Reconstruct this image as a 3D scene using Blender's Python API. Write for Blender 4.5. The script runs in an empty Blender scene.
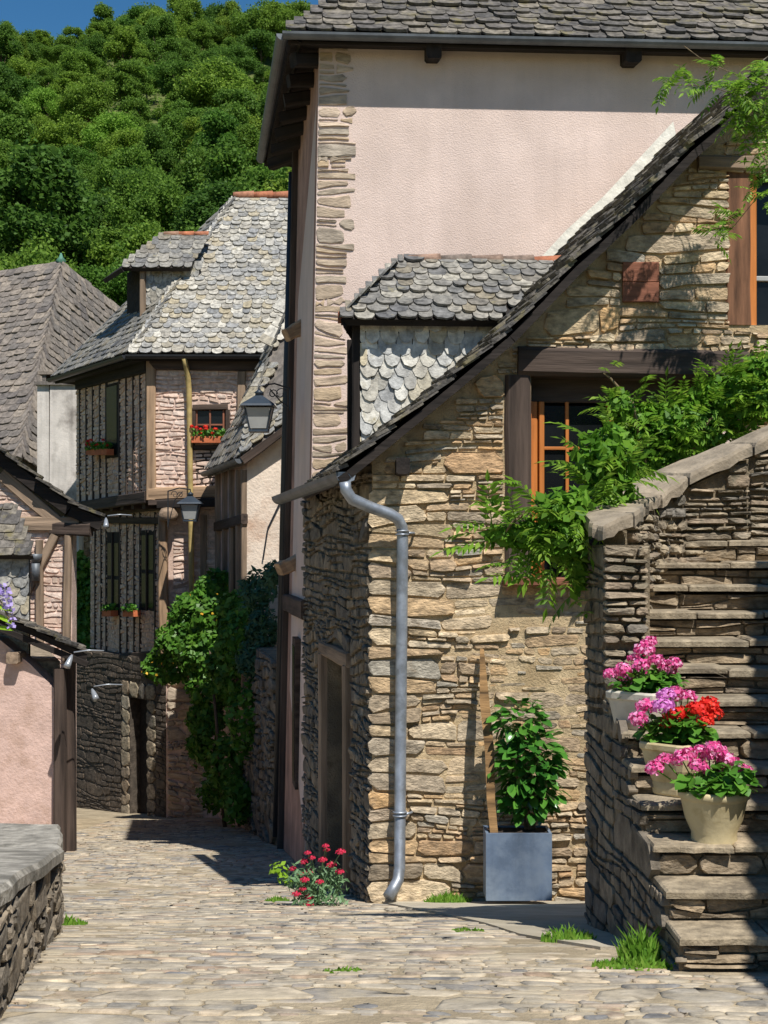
import bpy, math, random
import numpy as np
from mathutils import Vector as V, Matrix

# ------------------------------------------------------------------ camera, world, sun, exposure
F, HY = 1400.0, 545.0            # focal length in pixels and horizon row of the 768 x 1024 frame
SC = bpy.context.scene
COL = SC.collection
cam = bpy.data.cameras.new('camera'); co = bpy.data.objects.new('camera', cam); COL.objects.link(co)
co.location = (0, 0, 0); co.rotation_euler = (math.radians(90), 0, 0)
cam.sensor_fit = 'VERTICAL'; cam.sensor_height = 36.0; cam.sensor_width = 27.0
cam.lens = F / 1024 * 36.0; cam.shift_y = (HY - 512) / 1024
cam.clip_start = 0.05; cam.clip_end = 3000
SC.camera = co
SC.render.resolution_x, SC.render.resolution_y = 768, 1024
SUN_AZ, SUN_EL = math.radians(25), math.radians(57)
sdir = V((math.sin(SUN_AZ) * math.cos(SUN_EL), -math.cos(SUN_AZ) * math.cos(SUN_EL), math.sin(SUN_EL)))
w = bpy.data.worlds.new('World'); SC.world = w; w.use_nodes = True
wn = w.node_tree
bg = wn.nodes['Background']
sky = wn.nodes.new('ShaderNodeTexSky'); sky.sky_type = 'NISHITA'; sky.sun_disc = False
sky.sun_elevation = SUN_EL; sky.sun_rotation = math.atan2(sdir.x, sdir.y)
sky.altitude = 300; sky.air_density = 1.25; sky.dust_density = 0.0; sky.ozone_density = 4.0
hs = wn.nodes.new('ShaderNodeHueSaturation'); hs.inputs['Saturation'].default_value = 1.32
wn.links.new(sky.outputs[0], hs.inputs['Color']); wn.links.new(hs.outputs[0], bg.inputs[0]); bg.inputs[1].default_value = 0.07
sl = bpy.data.lights.new('sun', 'SUN'); sl.energy = 5.0; sl.angle = math.radians(0.53); sl.color = (1.0, 0.97, 0.925)
so = bpy.data.objects.new('sun', sl); COL.objects.link(so)
so.rotation_euler = sdir.to_track_quat('Z', 'Y').to_euler()
vs = SC.view_settings
vs.view_transform = 'Standard'; vs.look = 'None'; vs.gamma = 1.0; vs.use_curve_mapping = False; vs.exposure = 0.28

R = random.Random(7)
NP = np.random.default_rng(11)

# ------------------------------------------------------------------ helpers
def P(x, y, d):
    return V(((x - 384) / F * d, d, (HY - y) / F * d))
K = 0.8                          # the stair group stands this much nearer than first measured
GD = [(-60, -1.4), (0, -1.42), (3, -1.44), (4.4, -1.5), (5.3, -1.60), (6.6, -1.84), (8.3, -2.20), (10.5, -2.70), (14, -3.25), (19, -4.0), (24, -4.70), (30, -5.4), (60, -7)]
def g(d):
    return float(np.mean(np.interp(np.array([d - .7, d - .35, d, d + .35, d + .7]), [p[0] for p in GD], [p[1] for p in GD])))
WM = {}
def link(name, mesh, parent=None, M=None):
    o = bpy.data.objects.new(name, mesh); COL.objects.link(o)
    M = M or Matrix.Identity(4)
    o.matrix_basis = M
    if parent is not None:
        o.parent = parent; o.matrix_parent_inverse = WM[parent.name].inverted()
    WM[o.name] = M.copy()
    return o
def thing(name, label, cat, loc, group=None):
    o = link(name, None, None, Matrix.Translation(V(loc)))
    o.empty_display_size = 0.2
    o['label'] = label; o['category'] = cat
    if group: o['group'] = group
    return o
def tag(o, label=None, cat=None, group=None, kind=None):
    if label: o['label'] = label
    if cat: o['category'] = cat
    if group: o['group'] = group
    if kind: o['kind'] = kind
    return o
class Frame:
    """o + a*u + b*v + c*n ; walls have v = up"""
    def __init__(s, o, u, v=(0, 0, 1), flip=False):
        s.o = V(o); s.u = V(u).normalized(); v = V(v); s.v = (v - s.u * v.dot(s.u)).normalized()
        s.n = s.u.cross(s.v)
        if flip: s.n = -s.n
    def pt(s, a, b, c=0.0):
        return s.o + s.u * a + s.v * b + s.n * c
    def px(s, x, y, c=0.0):
        r = V(((x - 384) / F, 1, (HY - y) / F)); o = s.o + s.n * c
        t = o.dot(s.n) / r.dot(s.n); p = r * t - s.o
        return p.dot(s.u), p.dot(s.v)
class MB:
    def __init__(s): s.v = []; s.f = []
    def add(s, vs, fs):
        k = len(s.v); s.v += [tuple(q) for q in vs]; s.f += [tuple(i + k for i in f) for f in fs]; return s
    def prism(s, poly, ext):
        n = len(poly); e = V(ext); poly = [V(p) for p in poly]
        return s.add(poly + [p + e for p in poly], [tuple(range(n))[::-1], tuple(range(n, 2 * n))] + [(i, (i + 1) % n, n + (i + 1) % n, n + i) for i in range(n)])
    def obox(s, fr, a0, a1, b0, b1, c0, c1):
        return s.prism([fr.pt(a0, b0, c0), fr.pt(a1, b0, c0), fr.pt(a1, b1, c0), fr.pt(a0, b1, c0)], fr.n * (c1 - c0))
    def box(s, lo, hi):
        x0, y0, z0 = lo; x1, y1, z1 = hi
        return s.prism([(x0, y0, z0), (x1, y0, z0), (x1, y1, z0), (x0, y1, z0)], (0, 0, z1 - z0))
    def tube(s, pts, r, n=8, cap=True):
        pts = [V(p) for p in pts]; rr = r if isinstance(r, (list, tuple)) else [r] * len(pts)
        vs = []; prev = None
        for i, p in enumerate(pts):
            t = (pts[min(i + 1, len(pts) - 1)] - pts[max(i - 1, 0)]).normalized()
            if prev is None:
                a = t.cross(V((0.31, 0.2, 0.93)));
                if a.length < .1: a = t.cross(V((1, 0, 0)))
                a.normalize()
            else: a = (prev - t * prev.dot(t)).normalized()
            b = t.cross(a); prev = a
            vs += [p + (a * math.cos(2 * math.pi * k / n) + b * math.sin(2 * math.pi * k / n)) * rr[i] for k in range(n)]
        fs = [(i * n + k, i * n + (k + 1) % n, (i + 1) * n + (k + 1) % n, (i + 1) * n + k) for i in range(len(pts) - 1) for k in range(n)]
        if cap: fs += [tuple(range(n))[::-1], tuple(range((len(pts) - 1) * n, len(pts) * n))]
        return s.add(vs, fs)
    def lathe(s, c, prof, n=24, rib=0.0, sq=None):
        c = V(c); vs = []
        for (r, z) in prof:
            for k in range(n):
                a = 2 * math.pi * k / n; q = r * (1 + (rib if k % 2 else -rib))
                if sq:
                    m = max(abs(math.cos(a + math.pi / 4)), abs(math.sin(a + math.pi / 4))); q = r * min(1 / m, 1.32) * .9
                vs.append(c + V((q * math.cos(a), q * math.sin(a), z)))
        fs = [(i * n + k, i * n + (k + 1) % n, (i + 1) * n + (k + 1) % n, (i + 1) * n + k) for i in range(len(prof) - 1) for k in range(n)]
        fs += [tuple(range(n))[::-1], tuple(range((len(prof) - 1) * n, len(prof) * n))]
        return s.add(vs, fs)
    def mesh(s, name, mat, smooth=False):
        me = bpy.data.meshes.new(name); me.from_pydata(s.v, [], s.f)
        if mat: me.materials.append(mat)
        if smooth: me.polygons.foreach_set('use_smooth', [True] * len(me.polygons))
        me.update(); return me
    def build(s, name, mat, parent=None, smooth=False, kind=None, label=None):
        o = link(name, s.mesh(name, mat, smooth), parent)
        if kind: o['kind'] = kind
        if label: o['label'] = label
        return o
def beam(name, a, b, wd, hg, mat, parent, up=(0, 0, 1), rough=.08, label=None, seg=4):
    """a hewn timber or bar between two points; local x runs along the grain"""
    a = V(a); b = V(b); x = (b - a); L = x.length; x.normalize()
    upv = V(up)
    if abs(x.dot(upv)) > .95: upv = V((0, -1, 0))
    y = upv.cross(x).normalized(); z = x.cross(y)
    M = Matrix((x, y, z)).transposed().to_4x4(); M.translation = a
    m = MB(); ch = min(wd, hg) * .14; vs = []
    for i in range(seg + 1):
        j = [R.uniform(-rough, rough) for _ in range(4)]
        hw, hh = wd / 2, hg / 2
        c = [(-hw + ch, -hh), (hw - ch, -hh), (hw, -hh + ch), (hw, hh - ch), (hw - ch, hh), (-hw + ch, hh), (-hw, hh - ch), (-hw, -hh + ch)]
        vs += [(L * i / seg, q[0] * (1 + j[0]) + j[1] * wd * .4, q[1] * (1 + j[2]) + j[3] * hg * .4) for q in c]
    fs = [(i * 8 + k, i * 8 + (k + 1) % 8, (i + 1) * 8 + (k + 1) % 8, (i + 1) * 8 + k) for i in range(seg) for k in range(8)]
    fs += [tuple(range(8))[::-1], tuple(range(seg * 8, seg * 8 + 8))]
    m.add(vs, fs)
    o = link(name, m.mesh(name, mat), parent, M)
    if label: o['label'] = label
    return o
def npmesh(name, verts, quads, mat, smooth=False):
    me = bpy.data.meshes.new(name); nv, nf = len(verts), len(quads); k = quads.shape[1]
    me.vertices.add(nv); me.vertices.foreach_set('co', np.ascontiguousarray(verts, dtype=np.float32).ravel())
    me.loops.add(nf * k); me.loops.foreach_set('vertex_index', np.ascontiguousarray(quads, dtype=np.int32).ravel())
    me.polygons.add(nf); me.polygons.foreach_set('loop_start', np.arange(0, nf * k, k, dtype=np.int32))
    if smooth: me.polygons.foreach_set('use_smooth', np.ones(nf, dtype=bool))
    me.materials.append(mat); me.update(calc_edges=True); me.validate(); return me

# ------------------------------------------------------------------ materials
def lin(c):
    return tuple(((q / 255 / 12.92) if q <= 10 else ((q / 255 + .055) / 1.055) ** 2.4) for q in c) + (1,)
def N(nt, t, **kw):
    n = nt.nodes.new(t)
    for k, v in kw.items(): setattr(n, k, v)
    return n
def ramp(nt, cols, fac, interp='LINEAR'):
    r = N(nt, 'ShaderNodeValToRGB'); e = r.color_ramp.elements; r.color_ramp.interpolation = interp
    while len(e) < len(cols): e.new(.5)
    for i, c in enumerate(cols):
        e[i].position = i / max(1, len(cols) - 1) if interp == 'LINEAR' else i / len(cols); e[i].color = c if len(c) == 4 else (*c, 1)
    nt.links.new(fac, r.inputs[0]); return r.outputs[0]
def mult(nt, a, b):
    m = N(nt, 'ShaderNodeMix', data_type='RGBA', blend_type='MULTIPLY'); m.inputs[0].default_value = 1
    nt.links.new(a, m.inputs[6]); nt.links.new(b, m.inputs[7]); return m.outputs[2]
def piece_random(nt):
    oi = N(nt, 'ShaderNodeObjectInfo'); ge = N(nt, 'ShaderNodeNewGeometry')
    a = N(nt, 'ShaderNodeMath', operation='ADD'); nt.links.new(oi.outputs['Random'], a.inputs[0]); nt.links.new(ge.outputs['Random Per Island'], a.inputs[1])
    f = N(nt, 'ShaderNodeMath', operation='FRACT'); nt.links.new(a.outputs[0], f.inputs[0]); return f.outputs[0]
def material(name, cols, var=.3, nscale=5., rough=.85, bump=.3, bscale=35., stretch=(1, 1, 1), local=False, patch=None, pscale=1.2, pamt=(.45, .62), metal=0., spec=.3, streak=0., dist=.02):
    """cols: one colour, or several picked per piece; patch: a second colour in noise-shaped patches (lichen, damp, dirt)"""
    m = bpy.data.materials.new(name); m.use_nodes = True; nt = m.node_tree; L = nt.links
    b = nt.nodes['Principled BSDF']; b.inputs['Roughness'].default_value = rough; b.inputs['Metallic'].default_value = metal
    b.inputs['Specular IOR Level'].default_value = spec
    if local:
        tc = N(nt, 'ShaderNodeTexCoord'); oi = N(nt, 'ShaderNodeObjectInfo'); ad = N(nt, 'ShaderNodeVectorMath', operation='ADD'); sc = N(nt, 'ShaderNodeVectorMath', operation='SCALE')
        cx = N(nt, 'ShaderNodeCombineXYZ'); L.new(oi.outputs['Random'], cx.inputs[0]); L.new(oi.outputs['Random'], cx.inputs[1]); L.new(cx.outputs[0], sc.inputs[0]); sc.inputs['Scale'].default_value = 40
        L.new(tc.outputs['Object'], ad.inputs[0]); L.new(sc.outputs[0], ad.inputs[1]); pos = ad.outputs[0]
    else: pos = N(nt, 'ShaderNodeNewGeometry').outputs['Position']
    mp = N(nt, 'ShaderNodeVectorMath', operation='MULTIPLY'); L.new(pos, mp.inputs[0]); mp.inputs[1].default_value = stretch
    n1 = N(nt, 'ShaderNodeTexNoise'); n1.inputs['Scale'].default_value = nscale; n1.inputs['Detail'].default_value = 6; n1.inputs['Roughness'].default_value = .62; L.new(mp.outputs[0], n1.inputs['Vector'])
    base = [lin(c) for c in cols]
    if len(base) == 1:
        rgb = N(nt, 'ShaderNodeRGB'); rgb.outputs[0].default_value = base[0]; col = rgb.outputs[0]
    else: col = ramp(nt, base, piece_random(nt), 'LINEAR')
    lo, hi = max(0, 1 - var * 1.6), 1 + var * 1.6
    mr = N(nt, 'ShaderNodeMapRange'); mr.inputs[1].default_value = .3; mr.inputs[2].default_value = .7; mr.inputs[3].default_value = lo; mr.inputs[4].default_value = hi; L.new(n1.outputs[0], mr.inputs[0])
    col = mult(nt, col, mr.outputs[0])
    if patch:
        n3 = N(nt, 'ShaderNodeTexNoise'); n3.inputs['Scale'].default_value = pscale; n3.inputs['Detail'].default_value = 7; n3.inputs['Roughness'].default_value = .65; L.new(pos, n3.inputs['Vector'])
        m3 = N(nt, 'ShaderNodeMapRange'); m3.inputs[1].default_value = pamt[0]; m3.inputs[2].default_value = pamt[1]; L.new(n3.outputs[0], m3.inputs[0])
        mx = N(nt, 'ShaderNodeMix', data_type='RGBA'); L.new(m3.outputs[0], mx.inputs[0]); L.new(col, mx.inputs[6]); mx.inputs[7].default_value = lin(patch); col = mx.outputs[2]
    if streak:   # rain streaks running down the face
        sv = N(nt, 'ShaderNodeVectorMath', operation='MULTIPLY'); L.new(pos, sv.inputs[0]); sv.inputs[1].default_value = (5, 5, .35)
        n4 = N(nt, 'ShaderNodeTexNoise'); n4.inputs['Scale'].default_value = 1.6; n4.inputs['Detail'].default_value = 5; L.new(sv.outputs[0], n4.inputs['Vector'])
        m4 = N(nt, 'ShaderNodeMapRange'); m4.inputs[1].default_value = .45; m4.inputs[2].default_value = .75; m4.inputs[3].default_value = 1; m4.inputs[4].default_value = 1 - streak; L.new(n4.outputs[0], m4.inputs[0]); col = mult(nt, col, m4.outputs[0])
    L.new(col, b.inputs['Base Color'])
    if bump:
        n2 = N(nt, 'ShaderNodeTexNoise'); n2.inputs['Scale'].default_value = bscale; n2.inputs['Detail'].default_value = 5; n2.inputs['Roughness'].default_value = .6; L.new(mp.outputs[0], n2.inputs['Vector'])
        bp = N(nt, 'ShaderNodeBump'); bp.inputs['Strength'].default_value = bump; bp.inputs['Distance'].default_value = dist; L.new(n2.outputs[0], bp.inputs['Height']); L.new(bp.outputs[0], b.inputs['Normal'])
    return m
def leafmat(name, cols, trans=.35, rough=.5, spec=.3, objvar=False):
    m = bpy.data.materials.new(name); m.use_nodes = True; nt = m.node_tree; L = nt.links
    b = nt.nodes['Principled BSDF']; b.inputs['Roughness'].default_value = rough; b.inputs['Specular IOR Level'].default_value = spec
    col = ramp(nt, [lin(c) for c in cols], piece_random(nt))
    if objvar:
        oi = N(nt, 'ShaderNodeObjectInfo'); col = mult(nt, col, ramp(nt, [(.42, .55, .55), (.7, .8, .7), (1.0, 1.0, .8), (.6, .78, .65), (1.3, 1.2, .85), (.8, .9, .8), (1.55, 1.28, .9)], oi.outputs['Random']))
    t = N(nt, 'ShaderNodeBsdfTranslucent'); mx = N(nt, 'ShaderNodeMixShader'); mx.inputs[0].default_value = trans
    L.new(col, b.inputs['Base Color']); L.new(col, t.inputs[0]); L.new(b.outputs[0], mx.inputs[1]); L.new(t.outputs[0], mx.inputs[2])
    L.new(mx.outputs[0], nt.nodes['Material Output'].inputs[0]); return m
M = dict(
    stone=material('ochre_stone', [(202, 178, 142), (174, 154, 122), (212, 190, 156), (156, 142, 120), (194, 162, 120), (152, 146, 132), (204, 178, 142), (176, 162, 138), (186, 154, 116), (160, 150, 132), (204, 166, 118), (138, 126, 108), (180, 146, 108), (170, 162, 146)], var=.36, nscale=17, bump=.8, bscale=44, stretch=(.75, .75, 1.5), patch=(132, 116, 96), pscale=6, pamt=(.54, .7), rough=.9),
    stone_grey=material('grey_brown_stone', [(150, 136, 112), (128, 116, 98), (166, 150, 124), (112, 106, 96), (142, 124, 102), (160, 148, 128)], var=.38, nscale=16, bump=.8, bscale=44, stretch=(.75, .75, 1.4), patch=(92, 88, 72), pscale=6, pamt=(.54, .7), rough=.92),
    stone_shade=material('dark_rubble', [(126, 114, 96), (106, 98, 86), (138, 124, 104), (96, 90, 82)], var=.35, nscale=10, bump=.8, bscale=30, rough=.92),  # darker rubble for shaded walls and stair flank, shade put into the colour
    stone_dark=material('shade_darkened_rubble', [(92, 81, 69), (78, 70, 61), (102, 89, 75)], var=.35, nscale=10, bump=.8, bscale=30, rough=.92),  # ground floor rubble darkened: the shade there is put into its colour
    quoin=material('pale_quoin_stone', [(196, 176, 154), (176, 156, 132), (162, 150, 134), (186, 162, 130), (150, 138, 122)], var=.28, nscale=9, bump=.5, bscale=35, stretch=(.6, .6, 2), rough=.9),
    mortar=material('tan_mortar', [(190, 168, 132)], var=.3, nscale=14, bump=.7, bscale=60, patch=(162, 140, 106), pscale=3.5, rough=.95),
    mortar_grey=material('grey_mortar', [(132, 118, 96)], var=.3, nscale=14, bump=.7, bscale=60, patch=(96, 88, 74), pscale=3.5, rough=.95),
    mortar_pink=material('pink_mortar', [(212, 186, 170)], var=.18, nscale=14, bump=.5, bscale=60, patch=(190, 162, 144), pscale=2.5, rough=.95),
    infill=material('pink_rubble', [(222, 196, 178), (208, 180, 160), (198, 172, 154), (224, 202, 186), (182, 160, 142)], var=.2, nscale=14, bump=.4, bscale=50, rough=.95),
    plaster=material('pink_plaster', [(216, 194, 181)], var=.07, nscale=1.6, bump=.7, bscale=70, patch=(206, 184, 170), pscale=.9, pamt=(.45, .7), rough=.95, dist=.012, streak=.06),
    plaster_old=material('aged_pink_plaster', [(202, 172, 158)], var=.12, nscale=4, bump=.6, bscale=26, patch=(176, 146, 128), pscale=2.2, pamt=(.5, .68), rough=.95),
    plaster_side=material('shaded_pink_plaster', [(178, 140, 122)], var=.18, nscale=3, bump=.5, bscale=26, patch=(146, 112, 96), pscale=1.6, pamt=(.48, .66), rough=.95, streak=.3),  # darker, redder plaster copy: side wall shade is put into its colour
    plaster_cream=material('pale_plaster', [(222, 204, 184)], var=.1, nscale=3, bump=.6, bscale=24, patch=(196, 166, 142), pscale=1.6, pamt=(.48, .66), rough=.95),
    plaster_white=material('white_render', [(206, 198, 188)], var=.1, nscale=2.5, bump=.3, bscale=24, patch=(140, 132, 124), pscale=1.5, pamt=(.52, .7), rough=.95, streak=.3),
    lime=material('lime_fillet', [(226, 220, 204)], var=.12, nscale=10, bump=.4, bscale=30, rough=.95),
    slate_dark=material('mossy_slate', [(104, 98, 90), (84, 80, 76), (122, 114, 100), (72, 70, 68), (98, 92, 82)], var=.45, nscale=14, bump=.5, bscale=50, rough=.8, patch=(112, 104, 76), pscale=6, pamt=(.54, .66)),
    slate=material('weathered_slate', [(122, 118, 110), (100, 99, 96), (142, 136, 124), (110, 107, 100), (152, 146, 132), (92, 91, 90), (130, 120, 100)], var=.4, nscale=16, bump=.35, bscale=50, rough=.62, patch=(150, 140, 100), pscale=7, pamt=(.6, .75), spec=.45),
    slate_pale=material('pale_scale_slate', [(150, 147, 138), (130, 129, 126), (168, 162, 148), (142, 136, 124), (178, 172, 158), (118, 118, 116), (158, 146, 120), (138, 136, 130)], var=.38, nscale=16, bump=.35, bscale=50, rough=.6, patch=(150, 140, 106), pscale=7, pamt=(.6, .75), spec=.45),
    slate_cheek=material('bright_scale_slate', [(186, 184, 176), (160, 160, 156), (204, 200, 188), (172, 166, 152), (214, 208, 192), (146, 146, 144), (190, 176, 142)], var=.26, nscale=16, bump=.35, bscale=50, rough=.55, patch=(150, 140, 110), pscale=7, pamt=(.58, .72), spec=.45),
    slate_brown=material('old_brown_slate', [(126, 116, 106), (104, 98, 92), (142, 130, 116), (94, 88, 84)], var=.3, nscale=9, bump=.5, bscale=40, rough=.85),
    wood=material('dark_oak', [(72, 60, 52)], var=.4, nscale=7, bump=.6, bscale=14, stretch=(.12, 1.6, 1.6), local=True, rough=.85),
    wood_grey=material('silvered_oak', [(138, 118, 98)], var=.35, nscale=7, bump=.6, bscale=14, stretch=(.12, 1.6, 1.6), local=True, rough=.9),
    wood_pale=material('weathered_brown_oak', [(160, 132, 104)], var=.35, nscale=7, bump=.5, bscale=14, stretch=(.12, 1.6, 1.6), local=True, rough=.9),
    wood_black=material('shade_black_oak', [(40, 34, 30)], var=.4, nscale=7, bump=.5, bscale=14, stretch=(.12, 1.6, 1.6), local=True, rough=.85),  # dark timber, blackened so the shade under verges sits in its colour
    wood_orange=material('varnished_pine', [(184, 112, 54)], var=.2, nscale=7, bump=.15, bscale=20, stretch=(.15, 2, 2), local=True, rough=.5),
    wood_red=material('red_brown_board', [(126, 80, 60)], var=.3, nscale=6, bump=.4, bscale=12, stretch=(.3, 1.6, 1.6), local=True, rough=.8),
    wood_rust=material('rust_stained_oak', [(112, 78, 56)], var=.5, nscale=6, bump=.5, bscale=12, stretch=(.2, 1.6, 1.6), local=True, rough=.85),
    wood_stick=material('split_chestnut', [(132, 102, 66)], var=.55, nscale=8, bump=.6, bscale=16, stretch=(.12, 1.8, 1.8), local=True, rough=.85),
    zinc=material('zinc', [(150, 156, 164)], var=.2, nscale=9, patch=(128, 132, 136), pscale=7, pamt=(.5, .64), bump=.05, rough=.48, metal=.55, spec=.5),
    zinc_old=material('dull_zinc', [(104, 108, 112)], var=.18, nscale=5, bump=.08, rough=.55, metal=.4, spec=.5),
    galv=material('galvanised_planter', [(112, 128, 148)], var=.14, nscale=4, bump=.05, rough=.5, metal=.35, spec=.5, patch=(134, 148, 164), pscale=5, streak=.25),
    yellow=material('ochre_pipe_paint', [(172, 150, 96)], var=.2, nscale=6, bump=.1, rough=.6),
    iron=material('black_iron', [(38, 40, 44)], var=.2, bump=.1, rough=.5, spec=.5),
    lantern=material('dark_lantern_metal', [(44, 54, 64)], var=.2, bump=.08, rough=.45, spec=.5),
    opal=material('frosted_pane', [(158, 158, 154)], var=.08, bump=.0, rough=.4, spec=.5),
    glass=material('dark_pane', [(22, 24, 26)], var=.3, nscale=3, bump=.05, bscale=6, rough=.25, spec=.3),  # opaque pane, its dark colour stands in for the dim room behind
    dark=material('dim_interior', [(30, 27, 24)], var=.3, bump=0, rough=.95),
    lamp=material('lamp_aluminium', [(150, 154, 158)], var=.05, bump=0, rough=.3, metal=.3, spec=.5),
    terracotta=material('terracotta', [(186, 104, 66)], var=.15, nscale=9, bump=.15, rough=.85),
    ridge=material('ridge_clay', [(180, 112, 80), (160, 104, 78), (150, 116, 94)], var=.25, nscale=12, bump=.3, rough=.9),
    pot=material('cream_pot', [(198, 182, 142)], var=.1, nscale=7, bump=.15, bscale=30, rough=.7, patch=(164, 146, 104), pscale=7, pamt=(.48, .7)),
    pot_white=material('white_pot', [(200, 192, 174)], var=.08, nscale=7, bump=.15, bscale=30, rough=.7, patch=(176, 164, 138), pscale=5, pamt=(.56, .74)),
    soil=material('potting_soil', [(52, 42, 34)], var=.4, nscale=30, bump=.8, rough=.95),
    cobble=material('worn_cobble', [(172, 159, 138), (150, 141, 125), (182, 169, 146), (128, 124, 117), (166, 148, 124), (174, 161, 140), (112, 111, 110), (158, 149, 133), (186, 171, 146), (158, 136, 114), (138, 131, 122)], var=.32, nscale=9, bump=.4, bscale=30, rough=.8, patch=(168, 156, 134), pscale=2.6, pamt=(.5, .64)),
    joint=material('sandy_joint', [(166, 151, 125)], var=.25, nscale=8, bump=.7, bscale=45, rough=.95, patch=(146, 132, 108), pscale=2.4),
    concrete=material('old_concrete', [(176, 166, 146)], var=.14, nscale=5, bump=.3, bscale=60, rough=.9, patch=(160, 150, 130), pscale=2.2),
    coping=material('coping_slab', [(150, 136, 116), (138, 126, 108), (158, 142, 120)], var=.25, nscale=7, bump=.5, bscale=30, rough=.9, patch=(120, 112, 98), pscale=4, pamt=(.54, .7)),
    tread=material('worn_tread', [(148, 130, 106), (132, 118, 98), (160, 140, 112), (120, 108, 92)], var=.4, nscale=17, bump=.8, bscale=44, stretch=(.75, .75, 1.5), rough=.9, patch=(110, 100, 82), pscale=4.5, pamt=(.55, .7)),
    coping_pale=material('pale_coping', [(158, 152, 140), (148, 142, 130)], var=.3, nscale=12, bump=.8, bscale=36, rough=.9, patch=(108, 104, 94), pscale=4, pamt=(.48, .66)),
    tread_top=material('trodden_slab', [(156, 141, 117), (142, 130, 109), (164, 147, 121)], var=.28, nscale=15, bump=.6, bscale=40, rough=.88, patch=(114, 103, 86), pscale=7, pamt=(.48, .64)),
    infill_warm=material('warm_pink_rubble', [(226, 190, 164), (212, 176, 150), (202, 168, 144), (228, 198, 174)], var=.2, nscale=14, bump=.4, bscale=50, rough=.95),
    ridge_brown=material('mortared_ridge', [(128, 108, 94), (140, 112, 94), (116, 104, 94)], var=.35, nscale=14, bump=.5, rough=.92),
    earth=material('hill_earth', [(84, 92, 46)], var=.4, nscale=.35, bump=.3, bscale=3, rough=.95, patch=(128, 112, 72), pscale=.06, pamt=(.52, .62)),
    bark=material('bark', [(96, 82, 66)], var=.4, nscale=5, bump=.6, rough=.95),
    stem=material('vine_stem', [(122, 104, 78)], var=.3, nscale=20, bump=.4, rough=.9),
    tree=leafmat('broadleaf', [(92, 122, 50), (110, 142, 58), (134, 164, 74), (100, 130, 52), (76, 104, 44)], .5, .6, .2, True),
    tree_bright=leafmat('bright_broadleaf', [(104, 144, 48), (124, 164, 58), (146, 182, 74)], .5, .6, .2),
    wisteria=leafmat('wisteria_leaf', [(88, 128, 36), (116, 158, 46), (142, 180, 60), (76, 114, 34), (160, 190, 72)], .5, .45),
    wist_in=leafmat('inner_leaf', [(78, 122, 34), (100, 146, 42), (122, 166, 52)], .45, .5),
    camellia=leafmat('glossy_leaf', [(48, 96, 36), (62, 114, 42), (76, 130, 48), (90, 142, 52)], .25, .22, .6),
    bush=leafmat('climber_leaf', [(70, 116, 40), (88, 134, 46), (106, 152, 54), (60, 102, 36), (122, 162, 64)], .4, .45),
    blue_leaf=leafmat('blue_green_leaf', [(58, 92, 66), (74, 110, 80), (50, 80, 56)], .25, .5),
    geranium=leafmat('geranium_leaf', [(62, 110, 32), (84, 136, 44), (104, 154, 54)], .35, .5),
    grass=leafmat('grass_blade', [(86, 130, 36), (112, 156, 50), (134, 166, 66)], .35, .5),
    grey_leaf=leafmat('grey_green_leaf', [(104, 138, 96), (124, 156, 112), (90, 126, 78)], .3, .5),
    lime_leaf=leafmat('lime_leaf', [(130, 170, 40), (154, 190, 56)], .4, .5),
    pink=leafmat('pink_petal', [(222, 70, 146), (236, 106, 172), (208, 52, 124), (244, 150, 198), (250, 190, 220)], .3, .6),
    lilac=leafmat('lilac_petal', [(222, 130, 206), (236, 160, 222), (206, 104, 190)], .3, .6),
    scarlet=leafmat('scarlet_petal', [(240, 56, 36), (226, 40, 40), (250, 86, 56)], .3, .6),
    valerian=leafmat('crimson_petal', [(206, 44, 76), (222, 64, 96), (190, 36, 60)], .3, .6),
    violet=leafmat('violet_petal', [(176, 156, 216), (196, 178, 228)], .3, .6),
    golden=leafmat('golden_petal', [(232, 190, 60), (240, 170, 50)], .3, .6),
    verdigris=material('verdigris_finial', [(84, 128, 108)], var=.2, bump=.1, rough=.6),
)

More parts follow.
